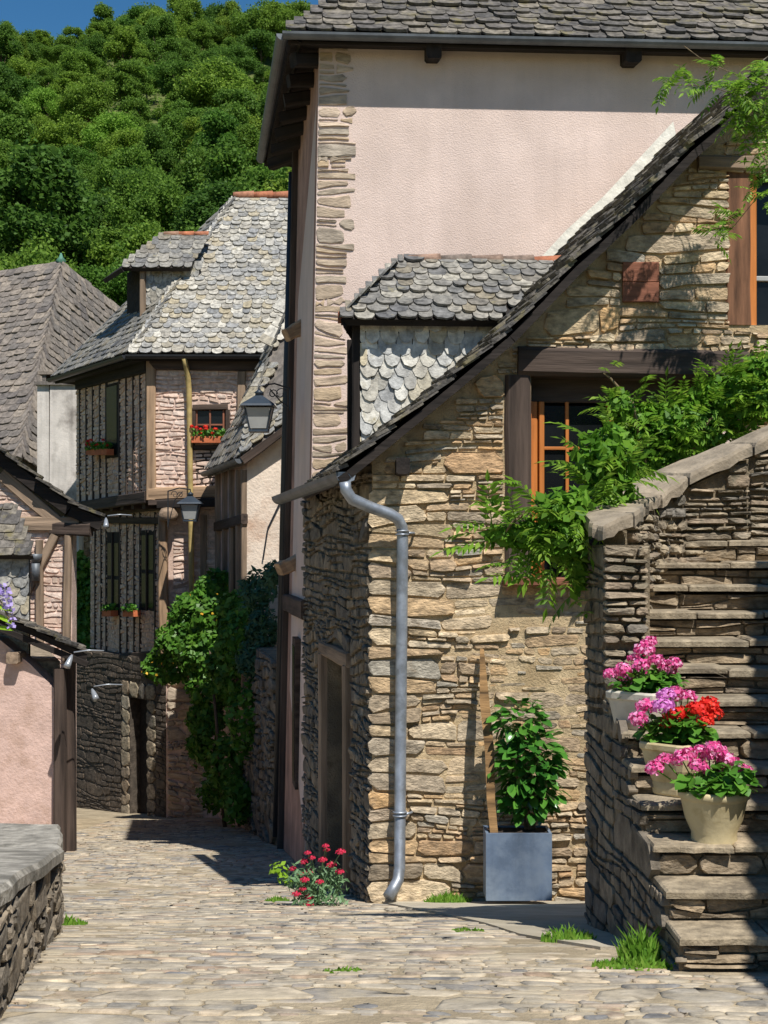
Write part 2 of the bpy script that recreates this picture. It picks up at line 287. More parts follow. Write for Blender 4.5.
# ------------------------------------------------------------------ stone and slate layers
def cells(spans, b0, b1, hr, wr, rng, gap=.012, wav=.2, split=.22):
    """irregular coursed rubble: polygons in wall coordinates"""
    zs = [b0]
    while zs[-1] < b1 - hr[0] * .6: zs.append(zs[-1] + rng.uniform(*hr))
    zs[-1] = b1
    W = []
    for k in range(len(zs)):
        h = (hr[0] + hr[1]) / 2; p = [(rng.uniform(0, 6.3), rng.uniform(.7, 1.7) / max(.3, wr[1] * 3), rng.uniform(.4, 1) * wav * h) for _ in range(3)]
        W.append(lambda a, z=zs[k], p=p, e=(k in (0, len(zs) - 1)): z + (0 if e else sum(q[2] * math.sin(q[0] + 6.28 * q[1] * a) for q in p)))
    out = []
    for k in range(len(zs) - 1):
        zc = (zs[k] + zs[k + 1]) / 2
        for (a0, a1) in spans(zc):
            if a1 - a0 < .03: continue
            cut = [a0]
            while cut[-1] < a1 - wr[0] * .7: cut.append(cut[-1] + rng.uniform(wr[0], wr[1]) * (1 if rng.random() < .8 else .5))
            cut[-1] = a1
            for i in range(len(cut) - 1):
                l, r = cut[i], cut[i + 1]
                if r - l < .02: continue
                sub = [(0., 1.)]
                if rng.random() < split and zs[k + 1] - zs[k] > hr[0] * 1.05:
                    m = rng.uniform(.35, .65); sub = [(0, m), (m, 1)]
                for (f0, f1) in sub:
                    lo = lambda a: W[k](a) * (1 - f0) + W[k + 1](a) * f0 + gap / 2
                    hi = lambda a: W[k](a) * (1 - f1) + W[k + 1](a) * f1 - gap / 2
                    q = gap / 2; h = max(.01, hi(zc) - lo(zc)); wdt = r - l
                    sl = rng.uniform(-.25, .25) * min(h, wdt); cr = min(h, wdt) * rng.uniform(.12, .42)
                    ll, rr = l + q, r - q; mid = (ll + rr) / 2 + rng.uniform(-.15, .15) * wdt
                    j = lambda s: rng.uniform(-s, s) * h
                    pts = [(ll + cr + sl * .3, lo(ll)), (mid, lo(mid) + j(.06)), (rr - cr * rng.uniform(.4, 1.3), lo(rr) + j(.03)),
                           (rr, lo(rr) + min(cr, h * .45)), (rr - abs(j(.1)), hi(rr) - min(cr * rng.uniform(.4, 1.2), h * .45)),
                           (rr - cr, hi(rr) - abs(j(.05))), (mid + j(.2), hi(mid) - abs(j(.08))), (ll + cr * rng.uniform(.4, 1.3), hi(ll)),
                           (ll, hi(ll) - min(cr, h * .45)), (ll + abs(j(.1)), lo(ll) + min(cr * rng.uniform(.4, 1.2), h * .45))]
                    out.append(pts)
    return out
def bonded(spans, b0, b1, hr, rng, first=None, chunk=(.35, .9), aspect=(1.8, 5.5), gap=.012, wav=.18, subs=(.25, .5, .25), slant=.35):
    """courses broken into chunks of one to three thinner courses, so joints interlock as in rubble walling"""
    zs = [b0]
    while zs[-1] < b1 - hr[0] * .6: zs.append(zs[-1] + rng.uniform(*hr))
    zs[-1] = b1; hm = (hr[0] + hr[1]) / 2; W = []
    for k in range(len(zs)):
        p = [(rng.uniform(0, 6.3), rng.uniform(.25, .9), rng.uniform(.4, 1) * wav * hm) for _ in range(3)]
        W.append(lambda a, z=zs[k], p=p, e=(k in (0, len(zs) - 1)): z + (0 if e else sum(q[2] * math.sin(q[0] + 6.28 * q[1] * a) for q in p)))
    out = []
    def stone(k, f0, f1, l, r):
        lo = lambda a: W[k](a) * (1 - f0) + W[k + 1](a) * f0 + gap / 2
        hi = lambda a: W[k](a) * (1 - f1) + W[k + 1](a) * f1 - gap / 2
        m = (l + r) / 2; h = hi(m) - lo(m); wd = r - l
        if h < .012 or wd < .02: return
        q = gap / 2; ll, rr = l + q, r - q; s1, s2 = rng.uniform(-slant, slant) * min(h, wd) * .5, rng.uniform(-slant, slant) * min(h, wd) * .5
        cr = lambda: min(h, wd) * rng.uniform(.06, .4); j = lambda s: rng.uniform(-s, s) * h
        c1, c2, c3, c4 = cr(), cr(), cr(), cr(); tip = rng.uniform(.0, .3) * h if rng.random() < .35 else 0
        out.append([(ll + c1 - s1, lo(ll)), (m + rng.uniform(-.2, .2) * wd, lo(m) + abs(j(.08))), (rr - c2 - s2, lo(rr) + abs(j(.05))), (rr - s2 * .6, lo(rr) + min(c2, h * .42)), (rr + s2 * .6, hi(rr) - min(c3, h * .42) - tip),
                    (rr - c3 + s2, hi(rr) - abs(j(.04)) - tip * .8), (m + rng.uniform(-.2, .2) * wd, hi(m) - abs(j(.1))), (ll + c4 + s1, hi(ll) - abs(j(.04))), (ll + s1 * .6, hi(ll) - min(c4, h * .42)), (ll - s1 * .6, lo(ll) + min(c1, h * .42))])
    def row(k, f0, f1, a, b):
        h = (zs[k + 1] - zs[k]) * (f1 - f0); c = a
        while c < b - .03:
            wd = h * rng.uniform(*aspect)
            if b - c - wd < h * .9: wd = b - c
            stone(k, f0, f1, c, min(b, c + wd)); c += wd
    for k in range(len(zs) - 1):
        for (a0, a1) in spans((zs[k] + zs[k + 1]) / 2):
            c = a0
            if first and a0 < .0:
                wd = min(rng.uniform(*first), a1 - c); stone(k, 0, 1, c, c + wd); c += wd
            while c < a1 - .02:
                wd = rng.uniform(*chunk)
                if a1 - c - wd < .2: wd = a1 - c
                n = rng.choices((1, 2, 3), subs)[0]; cut = [0.]
                for i in range(n - 1): cut.append((i + 1) / n + rng.uniform(-.12, .12))
                cut.append(1.)
                for i in range(n): row(k, cut[i], cut[i + 1], c, c + wd + (rng.uniform(-.04, .04) if c + wd < a1 - .1 else 0))
                c += wd
    return out
def area(p):
    return abs(sum(p[i][0] * p[(i + 1) % len(p)][1] - p[(i + 1) % len(p)][0] * p[i][1] for i in range(len(p)))) / 2
def stone_geo(pts, pt, dep, rng, inner=.82, back=-.03):
    n = len(pts); cx = sum(p[0] for p in pts) / n; cy = sum(p[1] for p in pts) / n
    tx, ty = rng.uniform(-.25, .25) * dep, rng.uniform(-.35, .2) * dep
    sx = max(1e-3, max(p[0] for p in pts) - cx); sy = max(1e-3, max(p[1] for p in pts) - cy)
    vs = [pt(a, b, back) for a, b in pts]
    vs += [pt(a, b, dep * rng.uniform(.62, .9)) for a, b in pts]
    for a, b in pts:
        k = inner + rng.uniform(-.06, .08); A = cx + (a - cx) * k; B = cy + (b - cy) * k
        vs.append(pt(A, B, dep * rng.uniform(.88, 1.1) + tx * (A - cx) / sx + ty * (B - cy) / sy))
    vs.append(pt(cx, cy, dep * rng.uniform(.95, 1.15)))
    fs = [(i, (i + 1) % n, n + (i + 1) % n, n + i) for i in range(n)] + [(n + i, n + (i + 1) % n, 2 * n + (i + 1) % n, 2 * n + i) for i in range(n)] + [(2 * n + i, 2 * n + (i + 1) % n, 3 * n) for i in range(n)]
    return vs, fs
def lay(polys, pt, mat, parent, name='stone', most=300, dep=(.015, .04), rng=R, inner=.82, smooth=False, minarea=0):
    polys = sorted(polys, key=area, reverse=True); rest = MB()
    for i, p in enumerate(polys):
        v, f = stone_geo(p, pt, rng.uniform(*dep), rng, inner)
        if i < most and area(p) >= minarea: MB().add(v, f).build(name, mat, parent, smooth)
        else: rest.add(v, f)
    if rest.v: rest.build('small_' + name + 's', mat, parent, smooth, 'stuff')
def slates(fr, spans, b0, b1, course, wr, mat, parent, most=300, thick=.014, rnd=.5, rng=R, name='slate', lift=.02, top=True):
    """overlapping slates with rounded tails; b runs up the slope"""
    k = 0; b = b0; allv = []
    while b < b1:
        for (a0, a1) in spans(b + course * .5):
            a = a0 - (wr[0] * .5 if k % 2 else 0) - rng.uniform(0, wr[0]) * .3
            while a < a1 - wr[0] * .25:
                wd = rng.uniform(*wr); l, r = max(a, a0 - .02), min(a + wd, a1 + .02); a += wd
                if r - l < wr[0] * .3: continue
                L = min(course * 2.0, b1 - b + .06); bb = b + rng.uniform(-.07, .07) * course; g_ = .004; rd = rnd * (r - l) / 2; m = (l + r) / 2
                rl = min(rd, course * .8); jt = rng.uniform(-.12, .12) * wd
                pts = [(l + g_, bb + L), (l + g_, bb + rl), (l + g_ + rd * .35, bb + rl * .28), (m + jt, bb), (r - g_ - rd * .35, bb + rl * .28 * rng.uniform(.5, 1.3)), (r - g_, bb + rl), (r - g_, bb + L)]
                th = thick * rng.uniform(.7, 1.5); lf = lift * rng.uniform(.8, 1.5); tw = rng.uniform(-.004, .004)
                c = lambda q: lf * (1 - (q[1] - bb) / L * .95) + tw * (q[0] - m) / wd
                vt = [fr.pt(q[0], q[1], c(q) + th) for q in pts]; vb = [fr.pt(q[0], q[1], c(q)) for q in pts]; n = 7
                allv.append((vt + vb, [tuple(range(n))] + [(i, n + i, n + (i + 1) % n, (i + 1) % n) for i in range(n)], (r - l) * course))
        b += course; k += 1
    return allv
def put_slates(lists, mat, parent, most=300, name='slate', key=None):
    items = [x for l in lists for x in l]
    vis = lambda x: -(sum(v.y for v in x[0]) / len(x[0])) * .02 + (math.sqrt(x[2]) * 1.0)
    if key: items.sort(key=key)
    else: items.sort(key=vis, reverse=True)
    rest = MB()
    for i, (v, f, _) in enumerate(items):
        if i < most: MB().add(v, f).build(name, mat, parent)
        else: rest.add(v, f)
    if rest.v: rest.build('further_' + name + 's', mat, parent, False, 'stuff')

# ------------------------------------------------------------------ foliage
def leaf_cloud(pts, nrm, size, ar=.55, fold=.25, rng=NP):
    n = len(pts); nrm = nrm / np.linalg.norm(nrm, axis=1, keepdims=True)
    t = rng.normal(size=(n, 3)); t -= nrm * (t * nrm).sum(1, keepdims=True); t /= np.linalg.norm(t, axis=1, keepdims=True)
    b = np.cross(nrm, t); s = (size * rng.uniform(.7, 1.3, n))[:, None] if np.isscalar(size) else size[:, None]
    v = np.empty((n, 4, 3)); v[:, 0] = pts - t * s * .5; v[:, 2] = pts + t * s * .5
    v[:, 1] = pts + b * s * ar * .5 - nrm * s * fold * .35 - t * s * .08; v[:, 3] = pts - b * s * ar * .5 - nrm * s * fold * .35 - t * s * .08
    return v.reshape(-1, 3), np.arange(n * 4).reshape(n, 4)
def blob_points(blobs, n, rng=NP, shell=.55):
    vol = np.array([b[1][0] * b[1][1] * b[1][2] for b in blobs]) ** .7; pick = rng.choice(len(blobs), n, p=vol / vol.sum())
    d = rng.normal(size=(n, 3)); d /= np.linalg.norm(d, axis=1, keepdims=True)
    r = shell + (1 - shell) * rng.random(n) ** .6
    r *= 1 + .12 * np.sin(d[:, 0] * 7 + pick) * np.sin(d[:, 2] * 6 + pick * 2)
    c = np.array([tuple(b[0]) for b in blobs])[pick]; rad = np.array([tuple(b[1]) for b in blobs])[pick]
    return c + d * rad * r[:, None], d
def foliage(name, blobs, n, size, mat, parent, ar=.55, shell=.5, up=.5, kind='stuff', rnd=.7):
    p, d = blob_points(blobs, n, shell=shell)
    nr = d + np.array([0, -.2, up]) + NP.normal(size=d.shape) * rnd
    v, q = leaf_cloud(p, nr, size, ar)
    o = link(name, npmesh(name, v, q, mat), parent)
    if kind: o['kind'] = kind
    return o
def leafmesh(name, L, W, mat, fold=.2, droop=.15):
    """one leaf of eight faces, base at the origin, pointing along +x"""
    xs = [0, .25, .55, .8, 1]; ws = [.08, .8, 1, .62, 0]; v = []; f = []
    for x, q in zip(xs, ws):
        z = -droop * x * x * L; v += [(x * L, -W * q / 2, z + fold * W * q * .5), (x * L, 0, z), (x * L, W * q / 2, z + fold * W * q * .5)]
    for i in range(4): f += [(i * 3, i * 3 + 3, i * 3 + 4, i * 3 + 1), (i * 3 + 1, i * 3 + 4, i * 3 + 5, i * 3 + 2)]
    m = MB(); m.add(v, f); return m.mesh(name, mat, True)
def frondmesh(name, L, pairs, ll, lw, mat, rng):
    """a pinnate leaf: drooping stalk and leaflets in pairs"""
    m = MB(); ax = lambda t: V((L * t, 0, -.28 * L * t * t + .04 * L * t))
    m.tube([ax(t) for t in (0, .35, .7, 1)], [.0035, .003, .002, .001], 4)
    def lf(p, dr, ln, wd):
        s = dr.cross(V((0, 0, 1))).normalized(); dn = V((0, 0, -1))
        m.add([p, p + dr * ln * .4 + s * wd / 2, p + dr * ln + dn * ln * .18, p + dr * ln * .4 - s * wd / 2, p + dr * ln * .45 + dn * ln * .06], [(0, 1, 4), (1, 2, 4), (2, 3, 4), (3, 0, 4)])
    for i in range(pairs):
        t = .2 + .78 * i / pairs; q = (1 - .45 * abs(t - .55))
        for sg in (-1, 1):
            dr = V((.55 + rng.uniform(-.1, .15), sg * 1.0, -.25 + rng.uniform(-.25, .2))).normalized(); lf(ax(t), dr, ll * q * rng.uniform(.85, 1.15), lw * rng.uniform(.9, 1.1))
    lf(ax(1), V((1, 0, -.5)).normalized(), ll, lw)
    return m.mesh(name, mat)
def orient(p, dr, roll=0., s=1.):
    x = V(dr).normalized(); up = V((0, 0, 1)) if abs(x.z) < .97 else V((0, 1, 0)); y = up.cross(x).normalized(); z = x.cross(y)
    Mx = Matrix((x, y, z)).transposed() @ Matrix.Rotation(roll, 3, 'X')
    Q = Mx.to_4x4() @ Matrix.Scale(s, 4); Q.translation = V(p); return Q
def bloom_mesh(name, r, n, ps, mat, flat=.75, rng=NP):
    """a rounded head of many small petals"""
    d = rng.normal(size=(n, 3)); d[:, 2] = np.abs(d[:, 2]) * 1.0 - .35; d /= np.linalg.norm(d, axis=1, keepdims=True)
    p = d * np.array([r, r, r * flat]) * rng.uniform(.75, 1.05, n)[:, None]
    v, q = leaf_cloud(p, d + rng.normal(size=d.shape) * .35, ps, .9, .15)
    return npmesh(name, v, q, mat)

# ================================================================== SETTING
# ------------------------------------------------------------------ ground, hill, street
HILL = [(28, -5.3), (60, 0.0), (100, 13.0), (140, 28.0), (200, 54.0), (260, 82.0), (300, 103.5), (320, 108.5), (350, 106.0), (520, 60.0)]
def hill_z(x, y):
    if y < 28: return g(y) - .06
    z = float(np.interp(y, [p[0] for p in HILL], [p[1] for p in HILL]))
    fr = min(1, (y - 28) / 60)
    z += fr * 5 * math.exp(-((x + 44) / 17) ** 2) * min(1, max(0, (y - 200) / 90))
    return z + fr * (3.0 * math.sin(x * .03 + 1) * math.sin(y * .021) + 1.2 * math.sin(x * .09 + y * .05) + .06 * (x + 40))
xs = sorted(set([-420, -330, -260, -210] + list(range(-180, 181, 6)) + [210, 260, 330, 420]))
ys = [-60, -30, -12, -4, 0, 3, 5.3, 6.6, 8.3, 10.5, 14, 19, 24, 28] + list(range(34, 356, 6)) + [400, 460, 520]
vv = np.array([(x, y, hill_z(x, y)) for y in ys for x in xs]); nx = len(xs)
qq = np.array([(j * nx + i, j * nx + i + 1, (j + 1) * nx + i + 1, (j + 1) * nx + i) for j in range(len(ys) - 1) for i in range(nx - 1)])
tag(link('hillside_ground', npmesh('hillside_ground', vv, qq, M['earth'], True)), kind='structure')
vy = np.arange(-4, 30.01, .25); vx = np.linspace(-9, 6, 31)
vv = np.array([(x, y, g(y)) for y in vy for x in vx]); nx = len(vx)
qq = np.array([(j * nx + i, j * nx + i + 1, (j + 1) * nx + i + 1, (j + 1) * nx + i) for j in range(len(vy) - 1) for i in range(nx - 1)])
street = tag(link('street', npmesh('street', vv, qq, M['joint'], True)), kind='structure')
st_l = lambda d: float(np.interp(d, [0, 3.6, 4.65, 6.85, 7.6, 8.6, 16, 17, 21, 24], [-1.0, -1.14, -1.25, -1.58, -1.75, -3.1, -3.8, -4.2, -4.6, -4.6]))
st_r = lambda d: float(np.interp(d, [0, 5.15, 5.2, 6.0, 6.6, 8.2, 10.2, 10.5, 14, 18, 24], [3.5, 3.0, 1.1, .9, .66, .42, .06, -.12, -.8, -1.35, -1.5]))
gp = lambda a, b, c=0.: V((a, b, g(b) + c))
rng = random.Random(3)
cob = bonded(lambda d: [(st_l(d), st_r(d))], 3.5, 8.6, (.1, .17), rng, None, chunk=(.2, .7), aspect=(1.1, 2.9), gap=.008, wav=.2, subs=(.25, .55, .2), slant=.7) + cells(lambda d: [(st_l(d), st_r(d))], 8.6, 23.8, (.08, .13), (.1, .28), rng, gap=.012, wav=.35, split=.05)
near = [p for p in cob if p[0][1] < 7.5 and abs(p[0][0]) < .3 * p[0][1] + .1]; far = [p for p in cob if not (p[0][1] < 7.5 and abs(p[0][0]) < .3 * p[0][1] + .1)]
near.sort(key=lambda p: area(p) / p[0][1] ** 3, reverse=True)
dust = lambda p: math.sin(p[0][0] * 2.3 + 1.1 * math.sin(p[0][1] * 1.7)) + math.sin(p[0][1] * 2.9 + p[0][0] * 1.3 + 2) > .75
dust_dep = lambda p: rng.uniform(-.004, .003) if dust(p) else rng.uniform(.001, .008)   # some stones lie sunk in the grit
for p in near[:300]: MB().add(*stone_geo(p, gp, dust_dep(p), rng, .86)).build('cobblestone', M['cobble'], street, True)
mm = MB()
for p in near[300:] + far: mm.add(*stone_geo(p, gp, dust_dep(p) + .001, rng, .84))
mm.build('small_cobblestones', M['cobble'], street, True, 'stuff')
# concrete apron between the stone house and the stair
ap = MB(); strip = [(10.5, -.02, 1.8), (10.2, .05, 1.8), (9.4, .2, 1.8), (8.9, .3, 1.8), (8.2, .4, 1.8), (7.6, .5, 1.8), (7.35, .54, 1.8), (7.2, .56, 1.1), (6.6, .64, 1.1), (6.2, .8, 1.1), (5.95, .92, 1.1)]
vv_ = [q for (d, a, b) in strip for q in (gp(a, d, .014), gp(b, d, .014))]; n_ = len(vv_)
ap.add(vv_ + [q - V((0, 0, .06)) for q in vv_], [f for i in range(0, n_ - 2, 2) for f in ((i, i + 2, i + 3, i + 1), (i, n_ + i, n_ + i + 2, i + 2))] + [(n_ - 2, n_ - 1, 2 * n_ - 1, 2 * n_ - 2)[::-1]])
tag(ap.build('pavement', M['concrete']), kind='structure')

# ------------------------------------------------------------------ the wooded hill
def make_crown(seed, rx, rz, nl, size):
    rg = np.random.default_rng(seed); blobs = []
    for i in range(38):
        a = rg.uniform(0, 6.28); h = rg.uniform(-.75, .95); q = math.sqrt(max(.05, 1 - h * h)) * rg.uniform(.35, .8)
        r = rg.uniform(.15, .33) * rx
        blobs.append(((q * rx * math.cos(a), q * rx * math.sin(a), h * rz * .75), (r, r, r * rg.uniform(.7, 1))))
    p, d = blob_points(blobs, nl, rg, .42)
    p = p + rg.normal(size=p.shape) * np.array([.2, .2, .17]) * rx / 3.5
    nr = d * .6 + np.array([0, -.1, .45]) + rg.normal(size=d.shape) * .9
    v, q = leaf_cloud(p, nr, size, .75, .3, rg)
    return npmesh('crown', v, q, M['tree'])
CR = []
for i, (rx, rz, nl, sz) in enumerate([(3.6, 3.6, 12000, .27), (4.2, 3.4, 13000, .27), (3.0, 4.4, 12000, .26), (4.6, 4.0, 15000, .28), (2.8, 2.8, 8000, .25), (3.4, 5.2, 13000, .27), (4.0, 3.0, 12000, .26)]):
    CR.append((make_crown(40 + i, rx, rz, nl, sz), rx, rz))
def trunk_mesh(h):
    m = MB(); m.tube([(0, 0, -.6), (.05, .03, h * .4), (-.05, .08, h * .75), (.02, .02, h * 1.1)], [.22, .17, .12, .05], 7)
    for k in range(4):
        a = k * 1.6 + .3; m.tube([(0, 0, h * (.5 + .1 * k)), (.7 * math.cos(a), .7 * math.sin(a), h * (.72 + .1 * k)), (1.2 * math.cos(a), 1.2 * math.sin(a), h * (.95 + .1 * k))], [.1, .06, .025], 5)
    return m.mesh('trunk', M['bark'], True)
TR = [trunk_mesh(4.0), trunk_mesh(5.0)]
tr = random.Random(21); spots = []
for y in np.arange(92, 331, 3.4):
    for t in range(50):
        x = tr.uniform(-.32, .0) * y + tr.uniform(-6, 4); yy = y + tr.uniform(-1.6, 1.6)
        sp = 5.6 + (.8 if yy > 295 else .004 * yy)
        pxx, pyy = 384 + x / yy * F, HY - (hill_z(x, yy) + 3) / yy * F
        if all((x - q[0]) ** 2 + ((yy - q[1]) * 1.0) ** 2 > sp * sp for q in spots): spots.append((x, yy))
print('trees', len(spots))
TL = {'ridge': 'tall broadleaf tree on the skyline of the wooded hill', 'mid': 'rounded green tree halfway up the wooded hillside', 'low': 'leafy tree at the foot of the hill behind the slate roofs'}
for (x, y) in spots[:320]:
    z = hill_z(x, y); ci = tr.randrange(7); me, rx, rz = CR[ci]; k = tr.choice((.6, .75, .9, 1.0, 1.1, 1.3)) * tr.uniform(.9, 1.1) * (1.05 if y > 285 else 1)
    band = 'ridge' if y > 292 else 'mid' if y > 150 else 'low'
    Mt = Matrix.Translation((x, y, z)) @ Matrix.Rotation(tr.uniform(0, 6.28), 4, 'Z')
    t = link('broadleaf_tree', None, None, Matrix.Translation((x, y, z)))
    tag(t, TL[band], 'tree', {'ridge': 'trees on the hill skyline', 'mid': 'trees on the hillside', 'low': 'trees at the hill foot'}[band])
    th = 1.6 * k if tr.random() < .7 else 3 * k
    link('crown', me, t, Mt @ Matrix.Translation((0, 0, th + rz * .72 * k)) @ Matrix.Rotation(tr.uniform(-.3, .3), 4, 'X') @ Matrix.Diagonal((k * tr.uniform(.85, 1.3), k * tr.uniform(.85, 1.3), k * tr.uniform(.75, 1.15), 1)))
    link('trunk', TR[0], t, Mt @ Matrix.Diagonal((k, k, (th + rz * k * .6) / 4, 1)))
bm_ = CR[3][0].copy(); bm_.materials.clear(); bm_.materials.append(M['tree_bright'])
for (x, y, d, k, lab) in ((122, 150, 190, 1.05, 'bright green round tree standing out midway up the hillside'), (52, 118, 215, .9, 'light green tree left of the bright round one on the hillside')):
    p = P(x, y, d); z = hill_z(p.x, d); t = link('broadleaf_tree', None, None, Matrix.Translation((p.x, d, z))); tag(t, lab, 'tree', 'trees on the hillside')
    link('crown', bm_, t, Matrix.Translation((p.x, d - 3, max(p.z, z + 3))) @ Matrix.Scale(k, 4)); link('trunk', TR[0], t, Matrix.Translation((p.x, d - 3, z)) @ Matrix.Diagonal((1.2, 1.2, (max(p.z, z + 3) - z + 1) / 4, 1)))
# undergrowth that closes the gaps between the trees
pts = []
ug = np.random.default_rng(5)
for i in range(1500):
    y = ug.uniform(70, 325); x = ug.uniform(-.33, .0) * y + 2; pts.append((x, y, hill_z(x, y) + .2, ug.uniform(.8, 1.8)))
bl = [((p[0], p[1], p[2]), (p[3], p[3], p[3] * .8)) for p in pts]
tag(foliage('hillside_scrub', bl, 130000, .34, M['tree'], None, .8, .6, .6), 'low green scrub between the trees on the hillside', 'scrub', kind='stuff')

# ================================================================== TALL PINK HOUSE
uF = V((.998, .0645, 0))
FP = Frame((-.66, 13.85, 0), uF)                     # pink front wall, origin at its left corner
tall = thing('tall_house', 'tall pink rendered house with slate roof and stone corner behind the stone gable', 'house', (-.7, 14, g(14)))
zt = 5.05
A0, A1 = V((-.79, 13.842, g(14) - .2)), V((-.64, 13.852, zt)); B0, B1 = V((-1.28, 17.5, g(17.6) - .3)), V((-1.09, 17.6, zt))
C0, C1 = V((8, 14.41, g(14) - .2)), V((8, 14.41, zt)); D0, D1 = V((7.6, 18.4, g(17) - .3)), V((7.6, 18.4, zt))
m = MB(); m.add([A0, A1, B0, B1, C0, C1, D0, D1], [(0, 4, 5, 1), (2, 0, 1, 3), (6, 2, 3, 7), (4, 6, 7, 5), (1, 5, 7, 3), (0, 2, 6, 4)])
pw = m.build('wall', M['plaster'], tall)
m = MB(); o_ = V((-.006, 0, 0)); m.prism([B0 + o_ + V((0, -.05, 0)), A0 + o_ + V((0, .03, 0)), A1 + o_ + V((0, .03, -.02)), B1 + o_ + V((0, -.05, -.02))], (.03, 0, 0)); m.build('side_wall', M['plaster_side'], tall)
# quoin stones up the corner
rq = random.Random(5)
def qs(z):
    a = -.1 + .16 * (z - A0.z) / (zt - A0.z); return [(a - .05, a + rq.choice([.26, .33, .38, .42, .3]))]
lay(cells(lambda z: [(-.135 + .15 * (z + 3.2) / 8.2, -.135 + .15 * (z + 3.2) / 8.2 + rq.choice([.3, .36, .4, .33]))], -.2, 5.0, (.05, .12), (.2, .44), rq, .026, .3, .15), FP.pt, M['quoin'], pw, 'quoin_stone', 110, (.006, .017), rq)
# street side: timber posts and rail
LF = Frame((-1.28, 17.6, 0), (A0 - B0).xy.to_3d().normalized())
for nm, t0, t1 in (('post', .1, .15),):
    a = B0.lerp(A0, t0); b = B1.lerp(A1, t0); beam('post', a + V((-.02, 0, 0)), b + V((-.02, 0, -.1)), .12, .2, M['wood'], tall, up=(0, 1, 0))
beam('rail', B0.lerp(B1, .37) + V((-.03, 0, 0)), A0.lerp(A1, .33) + V((-.03, 0, 0)), .1, .2, M['wood'], tall)
m = MB(); lo = LF.px(303, 745); m.obox(LF, 2.3, 2.75, -2.6, -1.0, -.04, .03); wn_ = m.build('window', M['wood'], tall)
m = MB(); m.obox(LF, 2.36, 2.69, -2.52, -1.08, .032, .036); m.build('pane', M['glass'], wn_)
m = MB(); m.tube([V((-1.13, 17.3, 4.6)), V((-1.2, 17.3, 2.0)), V((-1.33, 17.3, -3.6))], .05, 8); m.build('downpipe', M['iron'], tall, True)
# roof: front slope and left hip slope
ev = 4.97
E1 = P(288, 38, 13.58); E1.z = ev; E2 = P(264, 159, 18.0); E2.z = 4.99; EC = V((8.6, 14.2, ev))
up_f = V((-.0645 * .72, .72, .62)).normalized(); RFr = Frame(E1, (EC - E1), up_f)
Hh = E1 + V((1.4, 2.2, 1.9))
m = MB(); rt = Hh.z - E1.z
b_hip, a_hip = (Hh - E1).dot(RFr.v), (Hh - E1).dot(RFr.u)
m.prism([RFr.pt(0, 0), RFr.pt(9.5, 0), RFr.pt(9.5, b_hip), RFr.pt(a_hip, b_hip)], -RFr.n * .12)
m.prism([E2, E1, Hh], V((.12, 0, -.1))); m.prism([E2, Hh, Hh + V((7.2, .5, 0)), V((8.6, 18.6, 4.9))], V((0, 0, -.12)))
rf = m.build('roof', M['wood_black'], tall)
put_slates([slates(RFr, lambda b: [(a_hip * b / b_hip - .02, 9.3 if b < .5 else 5.5)], -.05, 1.75, .15, (.16, .3), M['slate_dark'], rf, lift=.035, thick=.022, rnd=.6)], M['slate_dark'], rf, 300, key=lambda x: abs(x[0][0].x - 1.3) if x[0][0].z < 6.2 else 99)
# gutters, soffit boards and rafter ends
def gutter(name, a, b, r, mat, parent, caps=True):
    a, b = V(a), V(b); x = (b - a).normalized(); s = V((-x.y, x.x, 0)).normalized(); n = 8; vs = []
    for p in (a, b):
        for rr in (r, r * .86):
            vs += [p + (s * math.cos(math.pi + math.pi * k / n) + V((0, 0, 1)) * math.sin(math.pi + math.pi * k / n)) * rr for k in range(n + 1)]
    q = n + 1; fs = []
    for k in range(n): fs += [(k, k + 1, 2 * q + k + 1, 2 * q + k), (q + k + 1, q + k, 3 * q + k, 3 * q + k + 1)]
    fs += [(0, q, 3 * q, 2 * q), (2 * q - 1, q - 1, 3 * q - 1, 4 * q - 1)]
    if caps: fs += [tuple(range(q))[::-1], tuple(range(2 * q, 3 * q))]
    mm = MB().add(vs, fs); return mm.build(name, mat, parent, False)
gutter('gutter', E1 + V((-.05, -.05, -.02)), EC + V((0, -.05, -.02)), .06, M['zinc_old'], tall)
gutter('gutter', E2 + V((-.04, .02, -.02)), E1 + V((-.05, -.04, -.025)), .06, M['zinc_old'], tall)
m = MB(); m.prism([E1 + V((.03, .02, -.1)), EC + V((0, .02, -.1)), V((8.6, 14.62, ev - .02)), V((-.64, 14.02, ev - .02)), ], V((0, 0, .03))); m.build('soffit', M['wood_black'], tall)
m = MB(); m.prism([E1 + V((.03, .02, -.1)), V((-.64, 14.02, ev - .02)), V((-1.05, 17.9, ev - .02)), E2 + V((.03, 0, -.1))], V((0, 0, .03))); m.build('soffit', M['wood_black'], tall)
for x, y in ((432, 57), (628, 62), (824, 66)):
    a = FP.px(x, y); beam('rafter_end', FP.pt(a[0], a[1] + .03, -.1), FP.pt(a[0], a[1] - .0, .24), .16, .17, M['wood_black'], tall)
for k in range(7):
    p = A1.lerp(B1, (k + .3) / 7); q = E1.lerp(E2, (k + .3) / 7); beam('rafter_end', V((p.x + .1, p.y, ev - .13)), V((q.x + .06, q.y, ev - .2)), .12, .13, M['wood_black'], tall)
for (x, y, d) in ((292, 331, 16.0), (285, 566, 16.0)):
    beam('beam_end', P(x + 14, y - 6, d), P(x - 6, y + 4, d - .12), .14, .15, M['wood_pale'], tall, rough=.15)

